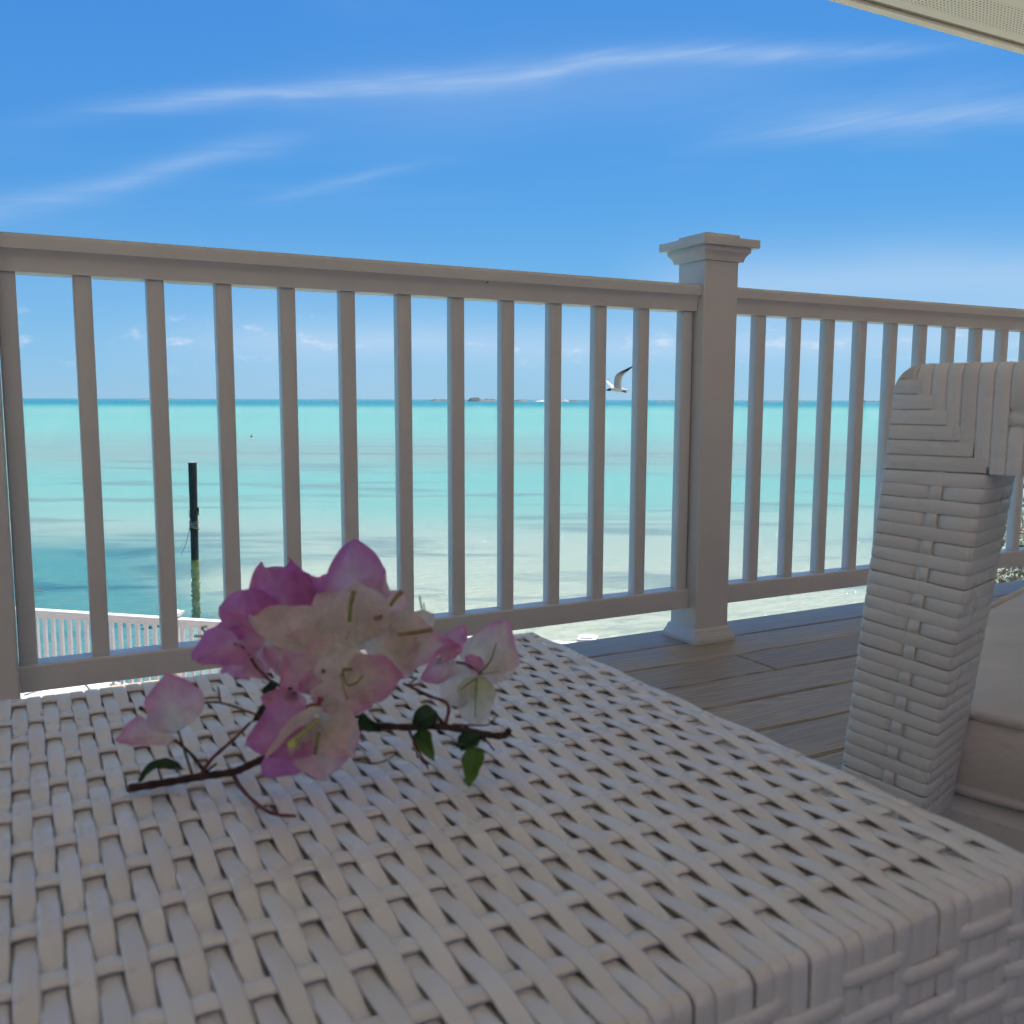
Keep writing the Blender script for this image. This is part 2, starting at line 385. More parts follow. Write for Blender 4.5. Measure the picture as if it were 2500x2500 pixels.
# far islands: low rock, scrub and a strip of sand
def island(x0, x1, hpx, dist, label, seed, beach=()):
    rnd = random.Random(seed); n = 46; mid = (x0+x1)/2
    c = onz(mid, 1100, WZ); c = Vector((c.x, c.y, 0)).normalized()*dist
    L = (x1-x0)/F*dist; Hh = hpx/F*dist; Wd = L*.35
    axis = Vector((c.y, -c.x, 0)).normalized(); dep = Vector((c.x, c.y, 0)).normalized()
    ph = [rnd.uniform(0, 6.3) for _ in range(8)]
    verts = []; cols = []; K = 9
    for i in range(n+1):
        u = i/n; env = min(1, sin(pi*u)**.45*1.15) if 0 < u < 1 else 0
        hh = Hh*env*(.52 + .22*sin(5*u+ph[0]) + .16*sin(13*u+ph[1]) + .10*sin(29*u+ph[2]) + .06*sin(57*u+ph[3]))
        hh = max(hh, 0)
        bl = any(a <= u <= e for a, e in beach)
        for k in range(K):
            w = (k/(K-1)-.5)*2; pr = (1-abs(w)**2.2)
            z = hh*pr + (rnd.uniform(-.05, .05)*Hh if 0 < k < K-1 else 0)
            p = c + axis*((u-.5)*L) + dep*(w*Wd*max(.15, env)*.5); p.z = WZ - .3 + z
            verts.append(p)
            rocky = (k <= 1 and w < 0)
            cols.append((.60, .57, .50) if (bl and k <= 2) else ((.20, .21, .20) if rocky else (.10, .125+.02*rnd.random(), .115)))
    f = [(i*K+k, (i+1)*K+k, (i+1)*K+k+1, i*K+k+1) for i in range(n) for k in range(K-1)]
    o = MB().add(verts, f, cols).build('island', M['island'], smooth=True)
    tag(o, label, 'island', 'low islands on the horizon')
D0 = 2600
island(1140, 1226, 13, D0, 'largest low brown hump of an island on the horizon, right of centre', 1)
island(1050, 1106, 6, D0*1.2, 'thin dark island sliver just left of the largest island on the horizon', 2)
island(1246, 1336, 7.5, D0, 'long flat island with a pale sandy tip right of the largest island', 3, [(.68, 1.)])
island(1366, 1430, 9, D0*.95, 'dark scrubby island with white beach at its left end, before the gull', 4, [(0, .33)])
island(1598, 1668, 5.5, D0*1.3, 'thin dark island sliver on the horizon just left of the railing post', 5)
island(340, 440, 6, D0*1.3, 'faint island on the horizon straight above the mooring pile', 6)
island(790, 860, 4, D0*1.5, 'faintest island line on the horizon left of centre', 7)
island(2096, 2140, 7, D0*1.2, 'tiny dark islet on the horizon just left of the wicker chair arm', 8)
island(1820, 1960, 4, D0*1.6, 'long thin island line on the horizon just right of the railing post', 9)

# mooring pile
pb = onz(476, 1366, WZ); pt = atd(470, 1130, (pb-CAMP).dot(fw))
pile = empty('mooring_pile', pb); tag(pile, 'tall dark wooden mooring pile standing in the shallow water with rope tied on it', 'pile')
m, t, b = new_mat('creosoted_timber'); tc = t.node('ShaderNodeTexCoord').outputs['Object']
sp = t.sep(tc); gn = t.noise(t.xyz(t.m('MULTIPLY', sp[0], 30), t.m('MULTIPLY', sp[1], 30), t.m('MULTIPLY', sp[2], 1.6)), 1, 5, .65)
dry = t.mix(t.rng(gn, .3, .75), (.014, .019, .014, 1), (.060, .062, .042, 1))
wl = t.rng(t.m('ADD', sp[2], t.m('MULTIPLY', gn, .25)), .05, .22, 1, 0)
dry = t.mix(t.m('MULTIPLY', wl, .6), dry, (.10, .085, .04, 1))
t.put(b.inputs['Base Color'], t.mix(t.rng(sp[2], -.06, .03, 1, 0), dry, (.36, .36, .10, 1)))
b.inputs['Roughness'].default_value = .85; t.put(b.inputs['Normal'], t.bump(gn, .6, .01)); M['pile'] = m
M['pile_top'] = plain('pile_cut_top', (.50, .47, .42), .9, .15, 20)
tv = pt - pb; n = 18; rings = []
for i in range(30):
    u = -.02 + 1.02*i/29; r = .119 + .016*u; cpt = tv*u
    rings.append([cpt + Vector((cos(2*pi*k/n), sin(2*pi*k/n), 0))*r*(1+.025*sin(3*k+7*u)+.012*sin(11*u*3+k)) for k in range(n)])
MB().loft(rings).build('trunk', M['pile'], pile, smooth=False, angle=40)
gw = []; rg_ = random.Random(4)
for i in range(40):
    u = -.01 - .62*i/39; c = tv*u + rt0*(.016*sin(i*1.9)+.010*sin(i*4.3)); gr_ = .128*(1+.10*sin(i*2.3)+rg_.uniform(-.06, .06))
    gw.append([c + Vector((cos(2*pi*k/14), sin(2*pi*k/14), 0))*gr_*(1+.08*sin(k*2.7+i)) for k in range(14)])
M['wavy_reflection'] = plain('pile_reflection', (.40, .38, .10), .95, .35, 6, .6, 20, .1)  # wavering reflection and refraction of the pile, put into shape and olive colour
MB().loft(gw[::-1]).build('pile_reflection', M['wavy_reflection'], pile, smooth=True)
rt_ = MB(); top = [tv*1.0 + Vector((cos(2*pi*k/n), sin(2*pi*k/n), 0))*.131 for k in range(n)]
rt_.loft([top, [p+Vector((0, 0, .03)) for p in top]]); rt_.build('cut_top', M['pile_top'], pile)
for zz, k in ((1.03, 0), (1.09, 1), (1.16, 2), (1.21, 3)):
    c = tv*(zz/tv.z); pts = [c + Vector((cos(a)*.142, sin(a)*.142, .022*sin(a*2+k))) for a in [2*pi*i/20 for i in range(21)]]
    MB().tube(pts, .016, 6).build('rope_turn', M['rope'], pile, smooth=True)
zc = tv*(.98/tv.z)
MB().tube([zc + Vector((cos(a)*.136, sin(a)*.136, 0)) for a in [2*pi*i/20 for i in range(21)]], .022, 6).build('band', plain('black_band', (.012, .012, .012), .6), pile, smooth=True)
a0 = tv*(1.12/tv.z) - rt0*.13
MB().tube(smooth_path([a0, a0 + Vector((-.06, 0, -.3)), a0 - rt0*.16 + Vector((0, 0, -.62)), a0 - rt0*.34 + Vector((0, 0, -1.0))]), .009, 5).build('rope_end', M['rope'], pile, smooth=True)
MB().tube(smooth_path([a0 + Vector((0, 0, -.12)), a0 - rt0*.10 + Vector((0, 0, -.40)), a0 - rt0*.36 + Vector((0, 0, -.78))]), .004, 5).build('rope_end', M['rope'], pile, smooth=True)
c = tv*(1.55/tv.z) + rt0*.135
MB().box(-.02, .03, -.05, .05, -.12, .14, .008).build('cleat_board', M['pile'], pile, loc=c)
for z0, z1 in ((1.02, 1.3), (1.2, 1.62)):
    pts = [tv*(z/tv.z) + rt0*(.13*sin(3*z)+.02) - fw0*.135 + Vector((0, 0, 0)) for z in [z0+(z1-z0)*i/6 for i in range(7)]]
    MB().tube(smooth_path(pts, 3), .01, 5).build('rope_strand', M['rope'], pile, smooth=True)

# buoy and drifting stick
bp = onz(614, 1066, WZ); bo = empty('marker_buoy', bp); tag(bo, 'tiny orange marker buoy floating far out left of centre', 'buoy')
prof = [(.0, -.1), (.10, -.08), (.16, 0), (.15, .08), (.09, .17), (.04, .22), (.0, .23)]
MB().loft([[Vector((r*cos(2*pi*k/12), r*sin(2*pi*k/12), z)) for k in range(12)] for r, z in prof]).build('float', M['buoy'], bo, smooth=True)
MB().tube([(0, 0, .22), (0, 0, .34)], .02, 6).build('staff', M['screw'], bo)
s0 = onz(82, 1446, WZ); s1 = onz(108, 1446, WZ)
tag(MB().tube(smooth_path([s0+Vector((0, 0, .02)), (s0+s1)/2+Vector((0, 0, .035)), s1+Vector((0, 0, .01))], 4), [.012]*4+[.014]*4+[.008], 6).build('drift_stick', plain('drift_wood', (.36, .27, .15), .8), smooth=True),
    'thin tan stick drifting on the water above the lower white railing', 'stick')

# ------------------------------------------------------------------ lower landing and its white railing
A = Vector((1.36, 10.13, 0)); B = Vector((4.655, 7.235, 0)); ld = (B-A).normalized(); ang = atan2(ld.y, ld.x)
inn = Vector((-ld.y, ld.x, 0)); inn = inn if inn.y < 0 else -inn
ZR, ZF = -1.66, -2.56
lowdeck = empty('lower_landing'); struct(lowdeck)
for i in range(16):
    o0 = -.16 + i*.145; a = A - ld*5.5; L = (B-A).length + 5.7
    mb = MB(); mb.box(0, L, -.069, .069, -.035, 0, .004)
    p = mb.build('plank', M['dock_wood'], lowdeck); pp = a + inn*o0; p.location = (pp.x, pp.y, ZF); p.rotation_euler = (0, 0, ang)
mb = MB(); mb.box(0, (B-A).length+5.7, -1.2, 1.2, -.25, -.04); o = mb.build('landing_frame', M['frame_dark'], lowdeck); q = A - ld*5.5 + inn*1.0; o.location = (q.x, q.y, ZF); o.rotation_euler = (0, 0, ang)
def cap_post(name, loc, rz, post_h, w, o, zb, label, group, mat, base=True):
    """square post with a moulded two-step cap and a base skirt"""
    e = empty(name, loc, rz); tag(e, label, 'post', group); h = w/2
    MB().box(-h, h, -h, h, .004, post_h, .003).build('sleeve', mat, e)
    if base:
        k = [(h+.0135, .0), (h+.0135, .010), (h+.012, .0115), (h+.0115, .015), (h+.0095, .018), (h+.006, .026), (h+.0045, .033), (h+.001, .037)]
        MB().loft([[Vector((sx*r, sy*r, z)) for sx, sy in ((-1, -1), (1, -1), (1, 1), (-1, 1))] for r, z in k]).build('base_skirt', mat, e)
    c = post_h
    cov = [(h+.001, -.045), (h+.008, -.045), (h+.009, -.040), (h+.011, -.034), (h+.015, -.028), (h+.020, -.023), (h+.020, -.013), (h+.002, -.013)]
    MB().loft([[Vector((sx*r, sy*r, c+z)) for sx, sy in ((-1, -1), (1, -1), (1, 1), (-1, 1))] for r, z in cov]).build('cap_moulding', mat, e)
    MB().box(-h-o, h+o, -h-o, h+o, c-.013, c+.007, .0015).build('cap_plate', mat, e)
    MB().box(-h-.001, h+.001, -h-.001, h+.001, c+.007, c+.021, .002).build('cap_top', mat, e)
    return e
for P, lab in ((A, 'sunlit white post of the lower railing below the mooring pile'), (B, 'sunlit white cap of lower railing post, seen under upper railing beside the square post'),
               ((A+B)/2, 'sunlit white post of the lower railing hidden behind the flowers'), (A-ld*2.2, 'sunlit white post of the lower railing at its far left end')):
    cap_post('lower_railing_post', (P.x, P.y, ZF), ang, ZR-ZF+.055, .115, .032, 0, lab, 'posts of the lower railing', M['vinyl_out'])
def low_section(P, Q, lab):
    L = (Q-P).length - .12; q0 = P + ld*.06
    e = empty('lower_railing', (q0.x, q0.y, ZF), ang); tag(e, lab, 'railing', 'sections of the lower white railing')
    h = ZR-ZF
    MB().box(0, L, -.045, .045, h-.035, h, .006).build('top_rail', M['vinyl_out'], e)
    MB().box(0, L, -.028, .028, h-.085, h-.036, .003).build('top_rail_web', M['vinyl_out'], e)
    MB().box(0, L, -.026, .026, .09, .14, .004).build('bottom_rail', M['vinyl_out'], e)
    n = int(L/.1035); me = MB().box(-.018, .018, -.018, .018, .14, h-.085, .002).mesh('baluster')
    for i in range(n): link('baluster', me, M['vinyl_out'], e, ((i+.5)*L/n, 0, 0))
mid = (A+B)/2
low_section(A-ld*2.2, A, 'lower white railing section at far left with sunlit balusters')
low_section(A, mid, 'lower white railing section right of the post under the mooring pile')
low_section(mid, B, 'lower white railing section ending at the cap beside the square post')
# raised tan step nearer the house, with a white dock box
Z2 = -1.95
st = empty('lower_step'); struct(st)
pa = onz(10, 1650, Z2); pb2 = onz(384, 1652, Z2)
for i in range(18):
    x = pb2.x - .072 - i*.146
    mb = MB(); mb.box(-.069, .069, -2.6, 0, -.035, 0, .004)
    mb.build('plank', M['dock_wood'], st, loc=(x, pb2.y-.1, Z2))
MB().box(pb2.x-2.65, pb2.x, pb2.y-2.7, pb2.y-.12, Z2-.3, Z2-.04).build('step_frame', M['frame_dark'], st)
w0 = onz(84, 1706, Z2); w1 = onz(263, 1678, Z2)
bx = empty('dock_box', (w1.x-.36, w1.y-.12, Z2)); tag(bx, 'long white sunlit dock box on the tan lower step, under the upper railing at left', 'box')
MB().box(-.34, .34, -.22, .16, .002, .055, .006).build('body', M['vinyl_out'], bx)
MB().box(-.36, .36, -.24, .18, .057, .085, .008).build('lid', M['vinyl_out'], bx)
MB().tube(smooth_path([(-.3, -.1, .092), (-.1, .02, .10), (.05, .0, .095), (.1, .1, .11), (.16, .06, .095), (.2, -.2, .093)]), .006, 5).build('cord', M['rope'], bx, smooth=True)

# ------------------------------------------------------------------ shrubs on the shore at right
def shrub(cx, cy, zb, rx, rz, n, seed, label, dry=.4):
    rnd = random.Random(seed); e = empty('shore_shrub', (cx, cy, zb)); tag(e, label, 'shrub', 'dry shrubs on the shore')
    st = MB(); tips = []
    for i in range(46):
        a = rnd.uniform(0, 2*pi); r = rx*sqrt(rnd.random()); zz = rz*(.35+.65*rnd.random())*(1-.45*(r/rx)**2)
        tip = Vector((r*cos(a), r*sin(a), zz)); tips.append(tip)
        m_ = tip*.5 + Vector((rnd.uniform(-.2, .2), rnd.uniform(-.2, .2), rnd.uniform(-.1, .25)))
        st.tube(smooth_path([Vector((rnd.uniform(-.15, .15), rnd.uniform(-.15, .15), 0)), m_, tip], 3), [.03, .027, .022, .017, .012, .009, .006], 5, (.30, .26, .20))
    lm = MB()
    for i in range(n):
        tp = rnd.choice(tips); p = tp + Vector((rnd.gauss(0, .16*rx), rnd.gauss(0, .16*rx), rnd.gauss(-.05, .15*rx)))
        if p.z < .05: continue
        L = rnd.uniform(.05, .115); w = L*rnd.uniform(.35, .6)
        ax = Vector((rnd.gauss(0, 1), rnd.gauss(0, 1), rnd.gauss(.35, .7))).normalized(); sd_ = ax.orthogonal().normalized()
        sd_ = Matrix.Rotation(rnd.uniform(0, 6.28), 3, ax) @ sd_; nn = ax.cross(sd_)
        q = rnd.random()
        col = (.30, .19, .08) if q < dry*.35 else ((.50, .48, .38) if q < dry else ((.25, .26, .18) if q < .8 else (.30, .33, .24)))
        col = tuple(c*rnd.uniform(.75, 1.2) for c in col)
        lm.add([p, p+ax*L*.5+sd_*w*.5+nn*L*.06, p+ax*L, p+ax*L*.5-sd_*w*.5+nn*L*.06], [(0, 1, 2, 3)], col)
    st.build('stem', M['scrub'], e, smooth=True); lf = lm.build('foliage', M['scrub'], e); lf['kind'] = 'stuff'
for (px, dd, ztop, rx, n, sd_, lab, dry) in (
        (2590, 9.5, -.05, 1.30, 15000, 11, 'tall silvery dry shrub seen through the railing beside the chair arm', .5),
        (2760, 12.5, -.5, 1.7, 5000, 12, 'dry shrub farther back on the shore at the right edge', .35),
        (2600, 7.0, -1.45, .75, 7000, 13, 'low pale dry shrub just below the deck edge at far right', .6)):
    p = CAMP + (ray(px, 1250))*dd
    zb = -4.35; shrub(p.x, p.y, zb, rx, ztop-zb, n, sd_, lab, dry)

# ------------------------------------------------------------------ upper deck
deck = empty('deck'); struct(deck)
rnd = random.Random(3); EDGE = 1.999; PITCHB = .1432
joints = {0: [-1.9, 3.1], 1: [-.6, 4.2], 2: [-2.2, 1.535, 5.1], 3: [-.9, 3.4], 4: [-2.6, 1.72, 4.6]}
rows = 32; cache = {}
for i in range(rows):
    js = joints.get(i) or sorted([rnd.uniform(-3.2, -1), rnd.uniform(1.9, 3.6)])
    ends = [-5.0] + js + [9.0]
    y1 = EDGE - i*PITCHB
    for a, e in zip(ends, ends[1:]):
        mb = MB(); L = (e-a)-.004
        mb.box(-L/2, L/2, -.0685, .0685, -.025, 0, .0035)
        p = mb.build('plank', M['deck'], deck, loc=((a+e)/2, y1-.0685, -rnd.uniform(0, .0008)))
MB().box(-5, 9, EDGE-rows*PITCHB, EDGE-.03, -.24, -.045).build('deck_frame', M['frame_dark'], deck)
MB().box(-5, 9, EDGE-.028, EDGE-.006, -.26, -.028, .002).build('fascia', M['vinyl'], deck)

# sunlit terrace added out of view to bounce warm light under the cut-back roof
M['paver'] = plain('cream_terrace_paver', (.60, .54, .47), .85, .08, 3, .2, 40, .2)
ter = empty('bounce_terrace'); struct(ter)
me = MB().box(-.497, .497, -.497, .497, -.06, 0, .006).mesh('paver')
for i in range(16):
    for j in range(5): link('paver', me, M['paver'], ter, (-5.5+i, -3.1-j, -.03-.002*((i*7+j*3) % 3)))
hw = empty('added_bounce_wall', (2, -7.7, 0)); tag(hw, 'tall cream wall added out of view to bounce light, behind the terrace', 'wall')  # unseen wall added to bounce warm light and cover the sky behind
for i in range(26):
    MB().box(-10, 10, -.08, .012, i*.2-.05, (i+1)*.2-.054, .002).build('siding_board', M['wall'], hw)
hs_ = empty('added_side_wall', (4.3, -3.0, 0)); tag(hs_, 'cream side wall added to cut light, right of the deck, beyond the picture edge', 'wall')  # unseen wall added to reduce light from the right
for i in range(26):
    MB().box(0, .1, -4.6, 4.2, i*.2-.05, (i+1)*.2-.054, .002).build('siding_board', M['wall'], hs_)
hl_ = empty('added_side_wall', (-3.3, -3.0, 0)); tag(hl_, 'cream side wall added to block sky light, left of the deck, beyond the picture edge', 'wall')  # unseen wall added to keep blue sky light out from the left
for i in range(26):
    MB().box(-.1, 0, -4.6, 4.7, i*.2-.05, (i+1)*.2-.054, .002).build('siding_board', M['wall'], hl_)
ZE, YE = 2.30, 3.05
roof = empty('porch_roof', (2, YE, ZE)); tag(roof, 'cream porch roof eave with perforated soffit at top right corner', 'roof')
MB().box(-10, 10, -.030, 0, .012, .18, .003).build('fascia', M['soffit_white'], roof)
MB().box(-10, 10, -.034, .012, -.004, .011, .002).build('drip_edge', M['soffit_white'], roof)
MB().box(-10, 10, -.062, -.036, .010, .035, .002).build('channel', plain('channel_grey', (.36, .33, .29), .6), roof)
def soff(y0, y1, mat, nm):
    MB().add([(-10, y0, .006), (10, y0, .006), (10, y1, .006), (-10, y1, .006)], [(0, 3, 2, 1)]).build(nm, mat, roof)
soff(-.118, -.064, M['soffit_white'], 'soffit_panel'); soff(-.305, -.1185, M['perf'], 'vent_panel'); soff(-.95, -.3055, M['soffit_white'], 'soffit_panel')
for yy in (-.95, -1.9, -2.85, -3.8):
    soff(yy-.949, yy-.001, M['soffit_white'], 'soffit_panel')
mb = MB(); mb.add([(-10, .05, .185), (10, .05, .185), (10, -2.3, .9), (-10, -2.3, .9), (-10, -4.77, .02), (10, -4.77, .02)], [(0, 1, 2, 3), (3, 2, 5, 4)])
mb.build('shingle_cover', plain('roof_metal', (.55, .55, .55), .5), roof)

# ------------------------------------------------------------------ upper railing
YC = 1.893
def post(xc, lab): return cap_post('railing_post', (xc, YC, 0), 0, 1.005, .106, .036, 0, lab, 'posts of the deck railing', M['vinyl'])
post(1.564, 'square white railing post with stepped cap and base skirt, right of centre')
colm = empty('porch_column', (-.091, YC, 0)); tag(colm, 'white porch column cut by the left edge of the picture, at the end of the railing', 'column')
MB().box(-.075, .075, -.075, .075, .002, ZE+.004, .004).build('shaft', M['vinyl'], colm)
MB().box(-.095, .074, -.095, .095, .001, .09, .006).build('plinth', M['vinyl'], colm)
post(3.325, 'white railing post beyond the right edge, behind the chair')
def section(x0, x1, bals, lab):
    e = empty('railing_section', (x0, YC, 0)); tag(e, lab, 'railing', 'sections of the deck railing'); L = x1-x0
    # moulded top rail: cap with rounded shoulders over a narrower web
    pr = [(-.041, .876), (-.0415, .895), (-.039, .8985), (-.036, .899), (-.034, .9025), (-.010, .9045), (.010, .9045), (.034, .9025), (.036, .899), (.039, .8985), (.0415, .895), (.041, .876), (.036, .8735),
          (.028, .866), (.026, .860), (.026, .838), (-.026, .838), (-.026, .860), (-.028, .866), (-.036, .8735)]
    mb = MB(); mb.loft([[Vector((x, a, z)) for a, z in pr] for x in (0.0005, L-.0005)]); mb.build('top_rail', M['vinyl'], e, angle=35)
    pr = [(-.024, .088), (-.0245, .090), (-.0245, .134), (-.022, .1375), (.022, .1375), (.0245, .134), (.0245, .090), (.024, .088)]
    mb = MB(); mb.loft([[Vector((x, a, z)) for a, z in pr] for x in (0.0005, L-.0005)]); mb.build('bottom_rail', M['vinyl'], e, angle=35)
    hb = .0155
    me = bpy.data.meshes.get('baluster_upper')
    if not me:
        c = .004; sh_ = [(-hb, -hb+c), (-hb+c*.3, -hb+c*.3), (-hb+c, -hb), (hb-c, -hb), (hb-c*.3, -hb+c*.3), (hb, -hb+c), (hb, hb-c), (hb-c, hb), (-hb+c, hb), (-hb, hb-c)]
        me = MB().loft([[Vector((a, bb, z)) for a, bb in sh_] for z in (.1378, .8378)]).mesh('baluster_upper', angle=50)
    for xr in bals: link('baluster', me, M['vinyl'], e, (xr-hb-x0, 0, 0))
    return e
s1_ = section(-.016, 1.511, [.0165] + [.138+.1238*i for i in range(11)] + [1.508], 'white deck railing section between left post and square post, before the sea')
section(1.617, 3.272, [1.75+.1245*i for i in range(12)], 'white deck railing section right of the square post, running behind the wicker chair')
MB().tube([(0, 0, 0), (0, -.002, 0)], .0022, 8).build('screw', M['screw'], s1_, loc=(.925+.016, -.036, .8735))

# ------------------------------------------------------------------ wicker table
TZ, TX0, TX1, TY0, TY1 = .42, -.43, .387, .229, .692
SP, WP = .00885, .0375
table = empty('wicker_table', ((TX0+TX1)/2, (TY0+TY1)/2, 0)); tag(table, 'white woven wicker coffee table filling the foreground, with flowers on it', 'table')
tl = Vector(table.location)
weft_y = [.2655 + i*WP for i in range(12) if .2655 + i*WP < TY1-.012]
AMP = .0018; RC = .0045; SIDE_BOT = .245
def strip_path(phase, AMP=AMP):
    """one warp strip: up the near side, over the rounded edge, through the weave, down the far side"""
    pts = []; ups = []
    z = SIDE_BOT
    while z < TZ - RC:
        pts.append(Vector((0, TY0, z))); ups.append(Vector((0, -1, 0))); z += .02
    for i in range(9):
        a = pi/2*i/8; pts.append(Vector((0, TY0+RC-RC*cos(a), TZ-RC+RC*sin(a)))); ups.append(Vector((0, -cos(a), sin(a))))
    def hz(y):
        k = (y-weft_y[0])/WP
        e = min(1, max(0, (y-TY0-RC)/.024)) * min(1, max(0, (TY1-RC-y)/.012))
        c = cos(pi*k + pi*phase); c = math.copysign(abs(c)**.8, c)
        return TZ + AMP*c*e - .0003
    y = TY0 + RC + .002
    while y < TY1 - RC - .001:
        s = (hz(y+.0005)-hz(y-.0005))/.001
        pts.append(Vector((0, y, hz(y)))); ups.append(Vector((0, -s, 1)).normalized()); y += .0022
    for i in range(7):
        a = pi/2*i/6; pts.append(Vector((0, TY1-RC+RC*sin(a), TZ-RC+RC*cos(a)))); ups.append(Vector((0, sin(a), cos(a))))
    pts.append(Vector((0, TY1, SIDE_BOT))); ups.append(Vector((0, 1, 0)))
    return pts, ups
hw_ = .0044
prof = [(-hw_, -.0005), (-hw_*.93, .0002), (-hw_*.72, .00055), (hw_*.72, .00055), (hw_*.93, .0002), (hw_, -.0005), (hw_*.7, -.0009), (-hw_*.7, -.0009)]
smesh = []
for ph in (0, 1):
    p, u = strip_path(ph); smesh.append(MB().sweep(p, Vector((1, 0, 0)), u, prof).mesh('warp_strip', smooth=True))
p, u = strip_path(0, .0006); edge_me = MB().sweep(p, Vector((1, 0, 0)), u, prof).mesh('edge_strip', smooth=True)
ns = int((TX1-TX0-.006)/SP); rnd = random.Random(5)
for i in range(ns):
    x = TX1 - .0047 - i*SP
    o = link('warp_strip' if i else 'edge_strip', smesh[i % 2] if i else edge_me, M['resin'], table, (x - tl.x + rnd.gauss(0, .00022), -tl.y + rnd.gauss(0, .0003), rnd.gauss(0, .00012)))
    o.rotation_euler = (0, 0, rnd.gauss(0, .0006))
def weft_path(phase):
    pts = [Vector((TX0, 0, SIDE_BOT))]; ups = [Vector((-1, 0, 0))]
    for i in range(7):
        a = pi/2*i/6; pts.append(Vector((TX0+RC-RC*cos(a), 0, TZ-RC+RC*sin(a)))); ups.append(Vector((-cos(a), 0, sin(a))))
    xs0 = TX1 - .0047
    def hz(x):
        k = (xs0-x)/SP; e = min(1, max(0, (TX1-RC-x)/.01+.3))
        return TZ - .0007*cos(pi*k + pi*phase)*e - .0004
    x = TX0 + RC + .002
    while x < TX1-RC-.0005:
        s = (hz(x+.0005)-hz(x-.0005))/.001; pts.append(Vector((x, 0, hz(x)))); ups.append(Vector((-s, 0, 1)).normalized()); x += .003
    for i in range(7):
        a = pi/2*i/6; pts.append(Vector((TX1-RC+RC*sin(a), 0, TZ-RC+RC*cos(a)))); ups.append(Vector((sin(a), 0, cos(a))))
    pts.append(Vector((TX1, 0, SIDE_BOT))); ups.append(Vector((1, 0, 0)))
    return pts, ups
wprof = [(-.0049, -.0001), (-.0044, .0008), (-.0030, .0013), (.0030, .0013), (.0044, .0008), (.0049, -.0001), (.0034, -.0011), (-.0034, -.0011)]
wmesh = []
for ph in (0, 1):
    p, u = weft_path(ph); wmesh.append(MB().sweep(p, Vector((0, 1, 0)), u, wprof).mesh('weft_strand', smooth=True))
for i, y in enumerate(weft_y):
    # warp strip k goes over weft i when cos(pi*i + pi*(k%2)) > 0
    o = link('weft_strand', wmesh[(i) % 2], M['resin'], table, (-tl.x, y-tl.y + rnd.gauss(0, .0003), rnd.gauss(0, .0001))); o.rotation_euler = (0, 0, rnd.gauss(0, .0008))
# strands woven along the near side
def side_weft(phase):
    pts = []; ups = []; x = TX0 + .004
    while x < TX1 - .004:
        k = (x/.0655 + .5*phase)*2*pi; s = math.tanh(2.6*sin(k))
        pts.append(Vector((x, TY0 - .0016*s + .0006, 0))); ups.append(Vector((0, -1, 0))); x += .0035
    return pts, ups
sp_ = [(-.0040, -.0008), (-.0034, .0006), (-.0014, .0016), (.0014, .0016), (.0034, .0006), (.0040, -.0008)]
swm = [MB().sweep(*[q for q in (side_weft(ph)[0],)], Vector((0, 0, 1)), side_weft(ph)[1], sp_).mesh('side_strand', smooth=True) for ph in (0, 1)]
for i in range(18):
    link('side_strand', swm[i % 2], M['resin'], table, (-tl.x, -tl.y + rnd.gauss(0, .0002), .4045 - i*.0087))
# inner frame and legs
MB().box(TX0+.004, TX1-.004, TY0+.005, TY0+.025, SIDE_BOT, TZ-.014, .002).add([], []).build('frame_rail', M['resin'], table, loc=(-tl.x, -tl.y, 0))
MB().box(TX0+.004, TX1-.004, TY1-.025, TY1-.005, SIDE_BOT, TZ-.014, .002).build('frame_rail', M['resin'], table, loc=(-tl.x, -tl.y, 0))
MB().box(TX0+.005, TX0+.025, TY0+.027, TY1-.027, SIDE_BOT, TZ-.014, .002).build('frame_rail', M['resin'], table, loc=(-tl.x, -tl.y, 0))
MB().box(TX1-.025, TX1-.005, TY0+.027, TY1-.027, SIDE_BOT, TZ-.014, .002).build('frame_rail', M['resin'], table, loc=(-tl.x, -tl.y, 0))
MB().box(TX0+.026, TX1-.026, TY0+.028, TY1-.028, TZ-.016, TZ-.0040, .001).build('brightening_panel', plain('brightening_panel_paint', (.74, .62, .49), .8), table, loc=(-tl.x, -tl.y, 0))  # pale panel added beneath the weave to brighten its holes
for lx in (TX0+.004, TX1-.054):
    for ly in (TY0+.005, TY1-.055):
        MB().box(lx, lx+.05, ly, ly+.05, .0, SIDE_BOT-.001, .006).build('leg', M['resin'], table, loc=(-tl.x, -tl.y, 0))

# ------------------------------------------------------------------ wicker lounge chair
CA = radians(108.5); cf = Vector((cos(CA), sin(CA), 0))
chair = empty('wicker_chair', (.669, .56, 0), CA); tag(chair, 'white woven wicker lounge chair with beige cushion at right', 'chair')
